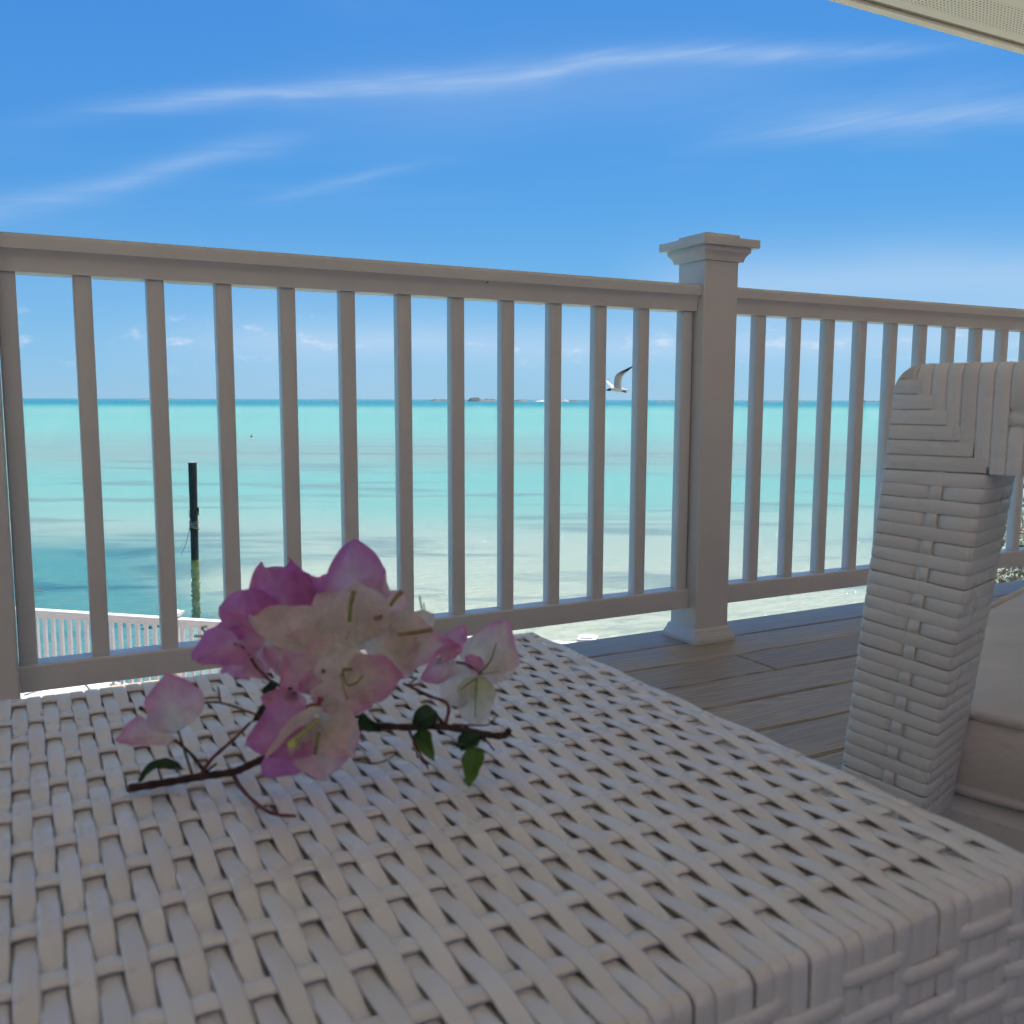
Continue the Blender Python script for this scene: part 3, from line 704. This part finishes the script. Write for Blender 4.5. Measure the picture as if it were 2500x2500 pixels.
# local axes: x = forward (left-away), y = away from the viewer is negative
TH = .085
def outer_f(z): return .055*(1-z/.65)                # front leg leans forward towards the floor
def inner_f(z): return -.078 + .115*max(0, (.56-z)) if z < .56 else -.078
def rrect(f0, f1, v0, v1, z, r=.010, n=3, zs=None):
    pts = []
    for cx, cy, a0 in ((f1-r, v1-r, 0), (f0+r, v1-r, pi/2), (f0+r, v0+r, pi), (f1-r, v0+r, 3*pi/2)):
        for i in range(n+1):
            a = a0 + pi/2*i/n; pts.append(Vector((cx+r*cos(a), cy+r*sin(a), z)))
    return pts
ARM_BACK = -.60
def arm(v_near, mirror, detail):
    """loop arm: leaning front leg, flat arm, back leg, all wrapped in wicker bands"""
    y0, y1 = (-TH, 0) if not mirror else (-.86-TH, -.86)     # local y span (y=0 is the face turned to the viewer)
    ZT = .651; BH = .0118
    core = MB()
    core.loft([rrect(inner_f(z)+.003, outer_f(z)-.003, y0+.003, y1-.003, z) for z in (0.0, .2, .4, .566)])
    core.build('leg_core', M['resin'], chair, smooth=False, angle=40)
    core = MB(); core.loft([[Vector((f, p.x, p.y)) for p in [Vector((a, c, 0)) for a, c in ((y0+.004, .563), (y1-.004, .563), (y1-.003, .567), (y1-.003, ZT-.008), (y1-.010, ZT-.003), (y0+.010, ZT-.003), (y0+.003, ZT-.008), (y0+.003, .567))]] for f in (-.024, ARM_BACK+.01)])
    core.build('arm_core', M['resin'], chair, angle=40)
    bl = MB(); bl.loft([rrect(ARM_BACK-.02*(1-z/.56), ARM_BACK+.075-.02*(1-z/.56), y0+.002, y1-.002, z) for z in (0, .3, .56)]); bl.build('back_leg', M['resin'], chair, angle=40)
    # bands wrapped round the front leg
    zc = .006; i = 0; rnd = random.Random(9)
    zt = .561
    nb = int(round((zt-.006)/BH)); BH = (zt-.006)/nb
    for i in range(nb):
        z0 = .006 + i*BH; under = i % 2
        rings = []
        for dz, e in ((.0001, -.0008), (.0005, -.0001), (.0016, .0003), (BH/2, .0004), (BH-.0016, .0003), (BH-.0005, -.0001), (BH-.0001, -.0008)):
            zz = z0 + dz; f0, f1 = inner_f(zz), outer_f(zz); tilt = .0
            ring = []
            base = rrect(f0-e, f1+e, y0-e, y1+e, zz, .0055, 3)
            # resample the viewer-side face so that the band can dip under the upright weaver
            out = []
            for k, p in enumerate(base):
                out.append(p)
                q = base[(k+1) % len(base)]
                if abs(p.y-q.y) < 1e-6 and p.y > y1-.004 and abs(p.x-q.x) > .02:
                    fc = f0 + (f1-f0)*.44
                    for s in (.013, .0085, .0055, -.0055, -.0085, -.013):
                        dip = (.0026 if abs(s) < .007 else (.0018 if abs(s) < .009 else 0)) if under else (0.0)
                        out.append(Vector((fc+s, p.y-dip, zz)))
            for p in out: p.z += .13*(p.x+.03)*min(1, max(0, (.56-zz)/.12))*min(1, zz/.05)   # bands lie square to the leaning leg
            rings.append(out)
        mb = MB(); mb.loft(rings, caps=False)
        o = mb.build('band', M['resin'], chair, smooth=False, angle=28)
        o.location.z = rnd.gauss(0, .0003)
    # upright weaver showing over every second band
    pts = []; ups = []
    for k in range(nb*6):
        zz = .008 + k*BH/6; s = cos(2*pi*(zz-.006-BH*1.5)/(2*BH)); fc = inner_f(zz) + (outer_f(zz)-inner_f(zz))*.44
        pts.append(Vector((fc, y1 - .0012 + .0016*s, zz + .13*(fc+.03)*min(1, max(0, (.56-zz)/.12))*min(1, zz/.05)))); ups.append(Vector((0, 1, 0)))
    MB().sweep(pts, Vector((1, 0, 0)), ups, [(-.0052, -.0010), (-.0046, .0002), (-.002, .0009), (.002, .0009), (.0046, .0002), (.0052, -.0010)]).build('upright_weaver', M['resin'], chair, smooth=True)
    # top corner: level bands step up against the upright strips along the mitre
    MW = .0122
    def slab(f0, f1, z0, z1, nm, round_top=False):
        mb = MB(); rings = []
        return mb
    nst = 7
    RR = .024
    def fout(z):                                       # rounded outer top corner
        h_ = z - (ZT-RR); return outer_f(min(z, .651)) - (RR - sqrt(max(0, RR*RR-h_*h_)) if h_ > 0 else 0)
    for k in range(nst):
        z0 = zt + k*(ZT-zt)/nst; z1 = z0 + (ZT-zt)/nst; ff = inner_f(.57) + (k+.08)/nst*(abs(inner_f(.57))-.003)
        if k == nst-1: z1 -= .002; ff = min(ff, -.016)
        prf = ((.0018, z0+.0001), (.0030, z0+.0008), (.0034, (z0+z1)/2), (.0030, z1-.0008), (.0018, z1-.0001))
        rings = []
        for q in (0, .03, .9, .97, 1.0):
            ring = []
            for b_, z in prf:
                f = ff + (fout(z)-ff)*q; ring.append(Vector((f, y1 - .003 + b_*(1 if q < .95 else (.6 if q < .99 else -.8)), z)))
            for z in (z1-.0001, z0+.0001):
                f = ff + (fout(z)-ff)*q; ring.append(Vector((f, y0+.001+(0 if q < .95 else (.002 if q < .99 else .006)), z)))
            rings.append(ring)
        mb = MB(); mb.loft(rings); mb.build('corner_band', M['resin'], chair, angle=50)
    f = -.006; k = 0; narm = int((abs(ARM_BACK)-.006)/MW)
    for k in range(narm):
        f1 = f - k*MW; f0 = f1 - MW
        fm = (f0+f1)/2; zl = .5615
        if fm > inner_f(.57): zl = zt + (ZT-zt)*min(.93, (fm-inner_f(.57))/abs(inner_f(.57))*1.02)
        dipz = .605 if (k >= 7 and k % 2) else None
        rings = []
        for ft, e in ((f0+.0001, -.0008), (f0+.0005, -.0001), (f0+.0016, .0003), (fm, .0004), (f1-.0016, .0003), (f1-.0005, -.0001), (f1-.0001, -.0008)):
            top = ZT + e; zl_ = min(zl, ZT-.016-((RR - sqrt(max(0, RR*RR - (ft+RR)**2))) if ft > -RR else 0)); ring = [Vector((ft, y1+e-.0006, zl_-.0006))]
            if dipz:
                for zz, dd in ((dipz-.011, 0), (dipz-.0065, .003), (dipz+.0065, .003), (dipz+.011, 0)): ring.append(Vector((ft, y1+e-.0006-dd, zz)))
            drop = (RR - sqrt(max(0, RR*RR - (ft+RR)**2))) if ft > -RR else 0
            for i in range(5):
                a = pi/2*i/4; ring.append(Vector((ft, y1+e-.012+.0115*cos(a), top-.012-drop+.012*sin(a))))
            for i in range(5):
                a = pi/2*i/4; ring.append(Vector((ft, y0-e+.012-.012*sin(a), top-.012-drop+.012*cos(a))))
            ring += [Vector((ft, y0-e, zl_)), ]
            if zl < .57: ring += [Vector((ft, (y0+y1)/2, zl-.0014-e))]
            rings.append(ring)
        mb = MB(); mb.loft(rings, caps=False)
        mb.build('arm_strip', M['resin'], chair, smooth=False, angle=50)
    pts = []; ups = []
    for k in range(narm*6):
        ft = -.006 - 7*MW - k*MW/6
        if ft < ARM_BACK+.02: break
        s = -cos(2*pi*(ft+.006+MW*.5+7*MW)/(2*MW)); pts.append(Vector((ft, y1 - .0013 + .0016*s, .605))); ups.append(Vector((0, 1, 0)))
    MB().sweep(pts, Vector((0, 0, 1)), ups, [(-.0052, -.0010), (-.0046, .0002), (-.002, .0009), (.002, .0009), (.0046, .0002), (.0052, -.0010)]).build('level_weaver', M['resin'], chair, smooth=True)
arm(0, False, True); arm(0, True, True)
# seat base, backrest and cushions (local y from -.09 inwards)
MB().box(-.60, -.004, -.855, -.088, .10, .247, .012).build('seat_base', M['resin'], chair)
MB().box(-.70, -.625, -.945, .0, .10, .80, .02).build('backrest', M['resin'], chair)  # unseen backrest, widened across the arms to block light through the arm loop
def cushion(x0, x1, y0, y1, z0, z1, crown, name, rounded=False):
    mb = MB(); N = 22; rings = []; verts = []; faces = []
    def cl(a, b, t): return a + (b-a)*t
    def fx(u, v):                                      # front edge sweeps back towards the near corner
        t_ = max(0, (cl(y0, y1, v)+.42)/.325) if rounded else 0
        return cl(x0, x1, u) - .115*t_*t_*u
    for side, zz in ((0, z0), (1, z1)):
        for j in range(N+1):
            for i in range(N+1):
                u, v = i/N, j/N
                bul = (sin(pi*u)*sin(pi*v))**.35
                w = .004*sin(9*u+5*v)*sin(7*v-2*u) + .0018*sin(23*u-17*v)
                z = zz + (crown*bul + w*bul if side else -.006*bul)
                verts.append((fx(u, v), cl(y0, y1, v), z))
    n1 = (N+1)**2
    for j in range(N):
        for i in range(N):
            a = j*(N+1)+i; faces.append((a, a+N+1, a+N+2, a+1)); faces.append((n1+a, n1+a+1, n1+a+N+2, n1+a+N+1))
    mb.add(verts, faces)
    loop = [(i, 0) for i in range(N)] + [(N, j) for j in range(N)] + [(N-i, N) for i in range(N)] + [(0, N-j) for j in range(N)]
    rg = []
    for t_ in (0, .2, .5, .8, 1):
        r = []
        for i, j in loop:
            u, v = i/N, j/N; b_ = .010*sin(pi*t_) + .0015*sin(i*1.3+j*1.9)*sin(pi*t_)
            r.append(Vector((fx(u, v) + (b_ if i == N else (-b_ if i == 0 else 0)), cl(y0, y1, v) + (b_ if j == N else (-b_ if j == 0 else 0)), z0+(z1-z0)*t_)))
        rg.append(r)
    mb.loft(rg, caps=False)
    o = mb.build(name, M['cushion'], chair, smooth=False, angle=45)
    for zz in (z0, z1):
        pts = []
        for i, j in loop:
            u, v = i/N, j/N; pts.append(Vector((fx(u, v) + (.003 if i == N else (-.003 if i == 0 else 0)), cl(y0, y1, v) + (.003 if j == N else (-.003 if j == 0 else 0)), zz)))
        pts.append(pts[0]); MB().tube(pts, .0052, 8).build('piping', M['cushion'], o, smooth=True)
    return o
cushion(-.60, .078, -.85, -.095, .256, .331, .022, 'seat_cushion', True)
cushion(-.60, -.45, -.85, -.095, .37, .78, .01, 'back_cushion')

# unseen sofa added behind the lens to block low back light at the table
sofa = empty('light_blocking_sofa', (0, -.5, 0)); tag(sofa, 'unseen white wicker sofa with beige cushions, added to block back light on the near side of the table', 'sofa')
MB().box(-.95, .95, -.42, .34, .06, .24, .015).build('seat_base', M['resin'], sofa)
MB().box(-.95, .95, -.50, -.425, .06, .80, .02).build('backrest', M['resin'], sofa)
for sx in (-1, 1):
    MB().box(sx*1.0-.045, sx*1.0+.045, -.50, .34, .0, .60, .02).build('arm', M['resin'], sofa)
    MB().box(min(0, sx*.94)+.006, max(0, sx*.94)-.006, -.41, .36, .245, .37, .02).build('seat_cushion', M['cushion'], sofa)
    MB().box(min(0, sx*.94)+.006, max(0, sx*.94)-.006, -.415, -.24, .375, .82, .03).build('back_cushion', M['cushion'], sofa)

# ------------------------------------------------------------------ gull
gull = None
GD = 14.0; pxm = GD/F
def G(x, y, dz=0): return atd(x, y, GD + dz)
gm = MB()
WHT = (.72, .70, .68); GRY = (.34, .34, .35); BLK = (.012, .013, .016)
axis = [(1478.5, 953.2, .4), (1481, 952.6, 1.0), (1483.5, 951.8, 2.6), (1487, 951.2, 3.7), (1490, 950.8, 3.9), (1492.5, 950.2, 4.1), (1496, 950.0, 5.2), (1502, 950.5, 6.8), (1509, 951.0, 7.2), (1516, 951.5, 6.4), (1522, 952.2, 4.6), (1527, 952.8, 3.0), (1532, 953.0, 2.0)]
rings = []; cols = []
for i, (x, y, r) in enumerate(axis):
    c = G(x, y); rr = r*pxm
    rings.append([c + upp*rr*cos(2*pi*k/12)*.92 + fw*rr*sin(2*pi*k/12) for k in range(12)])
    cols += [BLK if i < 5 else ((.55, .53, .50) if i == 5 else WHT)]*12
gm.loft(rings, col=cols)
# fanned tail
def slab(sts, cols):
    """thin lofted blade from (lead, trail, thickness) stations"""
    rings = []; cc = []
    for (a, b_, th), c in zip(sts, cols):
        mid = (a+b_)/2; nn = (b_-a).cross(fw if abs((b_-a).normalized().dot(fw)) < .9 else upp).normalized()
        nn = fw.lerp(nn, .15).normalized()
        rings.append([a, a.lerp(b_, .25)+nn*th, a.lerp(b_, .65)+nn*th*.8, b_, a.lerp(b_, .65)-nn*th*.5, a.lerp(b_, .25)-nn*th*.6])
        cc += [c]*6 if not isinstance(c, list) else c
    gm.loft(rings, col=cc)
tail = [(G(1527, 952, -.05), G(1527, 953.5, .05), .012), (G(1533, 951.5, -.09), G(1533, 954, .09), .008), (G(1537.5, 951.5, -.13), G(1537.5, 953.6, .13), .003)]
slab(tail, [WHT]*3)
TW = [.0]*3
wing = [((1498, 946), (1518, 951), .02), ((1499, 936), (1517, 944), .022), ((1500.5, 922), (1517.5, 930), .02), ((1505, 913.5), (1520, 919), .016), ((1513, 908.0), (1525.5, 912.5), .011), ((1526, 902), (1533, 905.8), .007), ((1537, 896.7), (1541, 899.4), .004), ((1549, 891.8), (1549.4, 892.4), .001)]
wc = [GRY, (.42, .40, .38), (.42, .40, .38), (.36, .33, .32), (.16, .15, .15), BLK, BLK, BLK]
wc = [[c, c, c, WHT if i < 5 else c, c, c] for i, c in enumerate(wc)]
slab([(G(*a, -.08-.05*i), G(*b_, -.08-.05*i), th) for i, (a, b_, th) in enumerate(wing)], wc)
fwg = [((1492, 949), (1502, 948), .02), ((1486.5, 941), (1497, 940), .018), ((1480.5, 932), (1489, 935), .012), ((1477, 928), (1485, 929), .009), ((1482, 926.2), (1488, 928.2), .005), ((1489.5, 927.0), (1490, 928), .001)]
slab([(G(*a, .08+.06*i), G(*b_, .08+.06*i), th) for i, (a, b_, th) in enumerate(fwg)], [WHT, (.58, .55, .56), (.58, .55, .56), (.3, .3, .31), BLK, BLK])
for dx, dy in ((0, 0), (2, 1.6)):    # trailing feet
    gm.tube([G(1519+dx, 955, -.02), G(1524+dx, 956.2+dy*.6, -.02), G(1528+dx, 955.6+dy, -.02)], [.012, .01, .006], 5, (.05, .045, .045))
gull = gm.build('gull', M['feather'], angle=60)
tag(gull, 'black-headed white gull flying left above the horizon, between two balusters', 'bird')

# ------------------------------------------------------------------ bougainvillea sprig on the table
sprig = empty('bougainvillea_sprig', atd(620, 1870, .49)); sprig.location.z = TZ + .003
tag(sprig, 'cut sprig of pink and white bougainvillea lying on the wicker table', 'flowers')
inv = -Vector(sprig.location)
K_ = 1100/1932
def C(cx, cy, dd):
    r = ray(250+cx*K_, 1280+cy*K_)                     # nothing sinks below the table top
    if r.z < 0: dd = min(dd, (TZ+.0055-EYE)/r.z)
    return CAMP + r*dd + inv
MAG = (.68, .24, .54); PNK = (.78, .32, .54); LPK = (.84, .54, .64); CRM = (.82, .73, .64); WHI = (.84, .75, .73); GRN = (.62, .64, .38); DMG = (.58, .16, .47)
rb = random.Random(21)
def lerp3(a, b_, t_): t_ = max(0, min(1, t_)); return tuple(x+(y-x)*t_ for x, y in zip(a, b_))
def bract(b0, t0, wpx, cb, ct, tilt=0., cup=.35, arch=.10, pw=1.6, ruf=.10, d=.49, dt=None, name='bract', mat='petal', sharp=.72, vein=None, twist=0.):
    """ovate papery bract from its base to its tip, cupped, arched and ruffled"""
    Bp = C(*b0, d); Tp = C(*t0, d if dt is None else dt); L = Tp-Bp; ln = L.length
    mpos = (Bp+Tp)/2 - inv; view = (CAMP-mpos).normalized(); S_ = L.normalized().cross(view).normalized()
    S_ = Matrix.Rotation(tilt, 3, L.normalized()) @ S_; N_ = S_.cross(L.normalized())
    Wd = wpx*K_/F*d; nu, nv = 22, 16; p1, p2, p3 = (rb.uniform(0, 6.3) for _ in range(3)); verts = []; cols = []
    for i in range(nu+1):
        u = i/nu; sh_ = max(0, sin(pi*(u**sharp)))**.62 if 0 < u < 1 else 0
        sh_ *= 1 + .07*sin(7*u+p3) + .04*sin(15*u+p1)
        if name == 'leaf': sh_ *= (1-u)**.28*1.15
        for j in range(nv+1):
            v = 2*j/nv-1; w = Wd*.5*sh_*v*(1 + .05*sin(11*u+p2)*(1 if v > 0 else -1))
            n_ = cup*abs(v)**1.7*Wd*.5*sh_ + arch*ln*sin(pi*u) + ruf*Wd*.55*abs(v)**1.6*sin(10*u+p1+(2 if v > 0 else 0))*sh_ + ruf*Wd*.22*abs(v)**2*sin(21*u+p3)*sh_ + ruf*.22*Wd*sin(5*u+3*v+p2)
            n_ -= .03*Wd*exp(-(v/.12)**2)*sh_ + .012*Wd*abs(sin(9*abs(v)-7*u))*sh_
            q3 = Vector((u*5+p1*9, v*2.6+p2*5, p3)); n_ += Wd*.5*sh_*(.16*mnoise.noise(q3) + .09*mnoise.noise(q3*2.7))*(.35+.65*abs(v))*(1 if name == 'bract' else .4)
            uu = u + .05*v*sin(p2) + .05*mnoise.noise(q3*1.3)*abs(v)
            tw = Matrix.Rotation(twist*u, 3, L.normalized())
            verts.append(Bp + L*uu + (tw @ (S_*w + N_*n_)))
            rad = max(u, .0) * .75 + .35*abs(v)**1.5*(.4+.6*u) + .10*sin(6*v+4*u+p1)*.6
            c = lerp3(cb, ct, max(0, rad)**pw*1.25)
            g_ = exp(-(v/.07)**2)*(1-u)*.55 + .22*max(0, 1-abs(((abs(v)*2.2-u*1.7) % .5)-.02)*26)*(1-abs(v))
            c = lerp3(c, vein or GRN, g_*(.8 if name == 'bract' else .6)); cols.append(c)
    f = [(i*(nv+1)+j, i*(nv+1)+j+1, (i+1)*(nv+1)+j+1, (i+1)*(nv+1)+j) for i in range(nu) for j in range(nv)]
    return MB().add(verts, f, cols).build(name, M[mat], sprig, smooth=True)
# upper-left magenta head
bract((850, 470), (690, 175), 330, PNK, MAG, .25, .25, .12, .7, .16, .515)
bract((880, 420), (800, 150), 210, MAG, DMG, -.5, .3, .10, .6, .12, .525)
bract((900, 430), (832, 180), 90, MAG, MAG, .9, .3, .08, .6, .1, .51)
bract((760, 430), (500, 360), 230, MAG, MAG, .2, .3, .12, .6, .16, .508)
bract((690, 480), (395, 580), 200, LPK, MAG, .35, .4, .10, .55, .12, .50)
bract((720, 520), (520, 640), 160, LPK, PNK, -.4, .35, .1, .9, .12, .505)
# small one between, and the tall top head
bract((1020, 290), (862, 262), 120, MAG, MAG, .3, .35, .06, .6, .1, .53)
bract((1075, 430), (1082, 62), 270, WHI, MAG, .1, .28, .05, 1.05, .12, .52)
bract((1140, 420), (1205, 190), 190, WHI, PNK, -.5, .35, .1, 2.2, .12, .525)
bract((1160, 450), (1290, 285), 200, WHI, LPK, -.2, .35, .12, 2.0, .1, .515)
bract((1080, 500), (925, 300), 260, WHI, WHI, .3, .25, .12, 2., .12, .505)
bract((1090, 520), (1080, 250), 300, CRM, WHI, 0, .2, .10, 2., .10, .50)
bract((1150, 560), (1310, 380), 220, WHI, LPK, -.3, .3, .1, 1.8, .1, .505)
bract((960, 500), (640, 390), 210, CRM, CRM, .2, .25, .12, 2., .1, .495)
bract((960, 540), (740, 520), 200, CRM, LPK, -.3, .3, .12, 1.8, .12, .492)
bract((1080, 600), (830, 600), 240, CRM, LPK, .1, .3, .12, 2., .12, .488)
# right cream head
bract((1250, 480), (1420, 385), 180, CRM, CRM, .3, .3, .1, 2., .1, .50)
bract((1220, 500), (1470, 520), 240, CRM, PNK, .1, .25, .1, 2.6, .12, .495)
bract((1200, 520), (1330, 640), 230, CRM, LPK, -.3, .3, .12, 2.4, .12, .49)
bract((1440, 540), (1560, 435), 110, LPK, PNK, .4, .4, .1, 1., .18, .515)
bract((1440, 560), (1545, 530), 100, LPK, PNK, -.3, .4, .1, .8, .18, .512)
bract((1520, 600), (1365, 665), 110, WHI, PNK, .2, .3, .08, .9, .12, .52)
# centre head facing the viewer
bract((1035, 660), (1285, 660), 240, CRM, PNK, .15, .3, .12, 1.2, .14, .472)
bract((1040, 650), (1030, 835), 260, CRM, PNK, .1, .3, .12, 1.6, .14, .468)
bract((1040, 650), (1000, 520), 230, WHI, CRM, -.2, .3, .1, 2., .1, .474)
bract((950, 600), (770, 700), 190, WHI, PNK, .4, .35, .1, 1.2, .14, .48)
bract((940, 640), (850, 720), 130, LPK, PNK, -.4, .35, .1, 1., .1, .476)
bract((610, 530), (700, 670), 100, LPK, LPK, .5, .4, .12, 1., .15, .50)
bract((700, 530), (770, 660), 90, PNK, LPK, -.4, .4, .12, 1., .1, .498)
# low head resting on the wicker
bract((930, 860), (620, 950), 250, LPK, MAG, .2, .3, .12, .75, .14, .462, .455)
bract((900, 890), (680, 1065), 190, PNK, MAG, -.3, .3, .1, .8, .1, .462, .457)
bract((930, 860), (960, 1090), 270, CRM, LPK, .1, .25, .12, 1.6, .12, .458, .452)
bract((950, 860), (1085, 985), 220, CRM, LPK, -.3, .3, .12, 2., .1, .46, .455)
bract((930, 850), (1070, 800), 200, CRM, CRM, .2, .3, .12, 2., .1, .466)
bract((870, 810), (680, 745), 130, LPK, PNK, .3, .35, .1, .8, .1, .475)
bract((955, 780), (700, 1005), 85, WHI, CRM, 1.0, .5, .05, 2., .06, .452, .446)
# right cluster
bract((1612, 640), (1725, 410), 230, CRM, PNK, .15, .3, .08, 2.6, .12, .535)
bract((1612, 640), (1560, 555), 80, LPK, PNK, .4, .4, .08, .6, .1, .53)
bract((1615, 640), (1795, 585), 160, WHI, WHI, -.3, .3, .1, 2., .14, .54)
bract((1608, 650), (1600, 868), 170, GRN, WHI, .1, .25, .08, 1.2, .08, .528)
bract((1600, 650), (1450, 760), 170, WHI, WHI, .3, .3, .08, 2., .1, .533)
# left cluster
bract((325, 890), (272, 638), 240, CRM, PNK, .1, .3, .10, 1.2, .10, .478)
bract((310, 915), (58, 930), 130, WHI, PNK, .5, .4, .16, 1.3, .1, .474)
# leaves
G1, G2, G3 = (.018, .045, .016), (.035, .075, .020), (.10, .19, .025)
def leaf(b0, t0, w, cb, ct, tilt=0., d=.49, arch=.2, cup=.5, twist=0.): return bract(b0, t0, w, cb, ct, tilt, cup, arch, 1., .08, d, None, 'leaf', 'leaf', .7, (.10, .14, .05), twist)
leaf((745, 695), (640, 845), 105, G1, G1, .7, .48, -.25, .5)
leaf((785, 715), (855, 745), 60, G1, G1, .3, .478); leaf((1170, 640), (1195, 575), 50, G1, G2, .2, .485)
leaf((355, 1050), (158, 1105), 75, G1, G2, .9, .472, .25); leaf((1110, 815), (1205, 885), 70, G2, G1, .6, .487, .2)
leaf((1430, 800), (1330, 880), 95, G2, G1, .2, .5); leaf((1350, 880), (1425, 1015), 85, G2, G3, .4, .493, -.1)
leaf((1610, 895), (1540, 975), 95, G1, G2, .3, .488); leaf((1600, 960), (1570, 1128), 95, G3, G3, .25, .482, -.08)
# stems and twigs
BR = (.060, .030, .026); RD = (.16, .055, .05); OL = (.24, .23, .09)
def twig(pts, r0, r1, col, name='twig', k=6, n=7):
    P = smooth_path([C(*p) for p in pts], k); m_ = len(P)
    rad = [(r0+(r1-r0)*i/(m_-1))*K_/F*.49*(1+.10*sin(i*1.7)) for i in range(m_)]
    return MB().tube(P, rad, n, col).build(name, M['twig'], sprig, smooth=True)
twig([(112, 1132, .4745), (280, 1106, .476), (430, 1080, .478), (560, 1062, .48), (640, 1028, .484), (800, 960, .49), (1060, 886, .497), (1160, 864, .498), (1300, 870, .498), (1460, 868, .498), (1620, 896, .498), (1715, 908, .497), (1748, 878, .497)], 17, 14, BR, 'stem', 8, 9)
for p, r0, r1, c in (
    ([(425, 1070, .477), (470, 1005, .476), (560, 925, .476), (635, 850, .477)], 9, 6, RD),
    ([(430, 1050, .477), (380, 985, .475), (305, 920, .474)], 8, 5, BR),
    ([(385, 1075, .477), (350, 965, .476), (325, 885, .477)], 6, 5, (.12, .12, .05)),
    ([(445, 1062, .477), (490, 1025, .474)], 6, 4, BR),
    ([(558, 1072, .48), (620, 1160, .47), (720, 1236, .459), (830, 1252, .453)], 9, 6, RD),
    ([(420, 768, .485), (505, 765, .484), (630, 805, .482), (705, 836, .48)], 5, 5, RD),
    ([(507, 768, .484), (502, 735, .485), (495, 695, .486)], 5, 3, RD),
    ([(560, 515, .498), (610, 535, .495), (660, 610, .49), (720, 670, .487), (785, 712, .484), (782, 770, .482)], 7, 8, RD),
    ([(1055, 885, .497), (1070, 840, .493), (1120, 812, .488)], 7, 5, BR),
    ([(1468, 872, .498), (1482, 775, .503), (1400, 735, .506), (1290, 682, .508)], 9, 6, RD),
    ([(1310, 690, .507), (1350, 658, .508)], 5, 3, RD),
    ([(1625, 640, .532), (1600, 625, .53), (1540, 595, .525), (1425, 590, .52)], 6, 6, RD),
    ([(1430, 590, .52), (1488, 545, .52), (1520, 562, .52)], 5, 4, RD),
    ([(1430, 810, .5), (1450, 845, .499), (1460, 870, .498)], 5, 4, BR),
    ([(1500, 858, .499), (1600, 862, .499), (1655, 858, .5), (1686, 828, .5)], 5, 3, RD),
    ([(1315, 885, .498), (1350, 960, .49), (1398, 1048, .483)], 6, 3, RD),
    ([(1345, 950, .491), (1352, 1002, .487)], 4, 3, BR), ([(1635, 915, .497), (1682, 970, .49)], 5, 3, BR),
    ([(1080, 930, .494), (1132, 972, .489)], 4, 3, RD), ([(1095, 890, .497), (1118, 932, .492)], 4, 3, RD),
    ([(1075, 1010, .485), (1180, 1025, .481), (1265, 985, .482)], 4, 3, RD),
    ([(160, 785, .479), (210, 815, .478), (258, 836, .477)], 9, 7, (.10, .09, .055)),
    ([(1360, 310, .53), (1372, 365, .525), (1412, 425, .52)], 4, 3, (.10, .10, .04)),
    ([(1378, 340, .53), (1385, 385, .524)], 3, 3, (.10, .10, .04)),
    ([(455, 470, .515), (425, 445, .516), (450, 438, .517)], 5, 4, RD), ([(395, 480, .515), (455, 478, .512)], 5, 4, RD),
    ([(840, 830, .47), (880, 780, .462), (935, 770, .458)], 8, 7, (.26, .09, .07)),
    ([(938, 740, .456), (922, 785, .455)], 12, 9, (.28, .06, .06)),
    ([(1610, 645, .53), (1660, 590, .529), (1690, 510, .529)], 4, 2, (.16, .17, .07)),
    ([(1605, 655, .526), (1600, 740, .524), (1598, 830, .523)], 4, 2, (.22, .26, .07)),
    ([(1605, 660, .526), (1560, 690, .525), (1525, 720, .525)], 3, 2, (.24, .28, .08)),
    ([(1610, 645, .53), (1700, 630, .53)], 3, 2, (.3, .28, .15)),
): twig(p, r0, r1, c)
for p, r0, r1, c in (
    ([(1060, 418, .488), (1064, 350, .487), (1078, 285, .488)], 8, 11, OL), ([(1235, 350, .50), (1258, 315, .499), (1285, 288, .50)], 8, 12, (.30, .22, .08)),
    ([(1268, 472, .482), (1340, 464, .48), (1415, 450, .481)], 8, 11, (.28, .20, .10)), ([(925, 838, .449), (870, 885, .445), (812, 940, .441)], 9, 13, (.36, .38, .13)),
    ([(928, 893, .449), (920, 940, .447), (912, 988, .446)], 8, 7, OL), ([(1165, 402, .495), (1200, 396, .494)], 10, 9, (.34, .2, .12)),
    ([(1030, 630, .464), (1048, 686, .46), (1090, 680, .457), (1118, 645, .457)], 5, 5, (.30, .24, .12)), ([(1022, 640, .464), (1035, 700, .46), (1052, 752, .458)], 4, 4, (.34, .27, .14)),
    ([(1070, 620, .464), (1030, 625, .462)], 6, 7, (.25, .2, .09)), ([(1042, 492, .478), (1058, 455, .48)], 5, 5, (.5, .42, .25)), ([(745, 520, .489), (765, 530, .487)], 8, 8, (.5, .33, .2)),
    ([(945, 624, .47), (951, 636, .469)], 8, 7, (.20, .10, .07)),
): twig(p, r0, r1, c, 'floret_tube')
st_c = C(812, 940, .4405)
MB().loft([[st_c + (rt*cos(2*pi*k/8) + upp*sin(2*pi*k/8))*r*K_/F*.44 - fw*z for k in range(8)] for r, z in ((20, 0), (19, .0008), (10, .0012), (.5, .0008))], col=(.62, .62, .16)).build('floret', M['twig'], sprig, smooth=True)
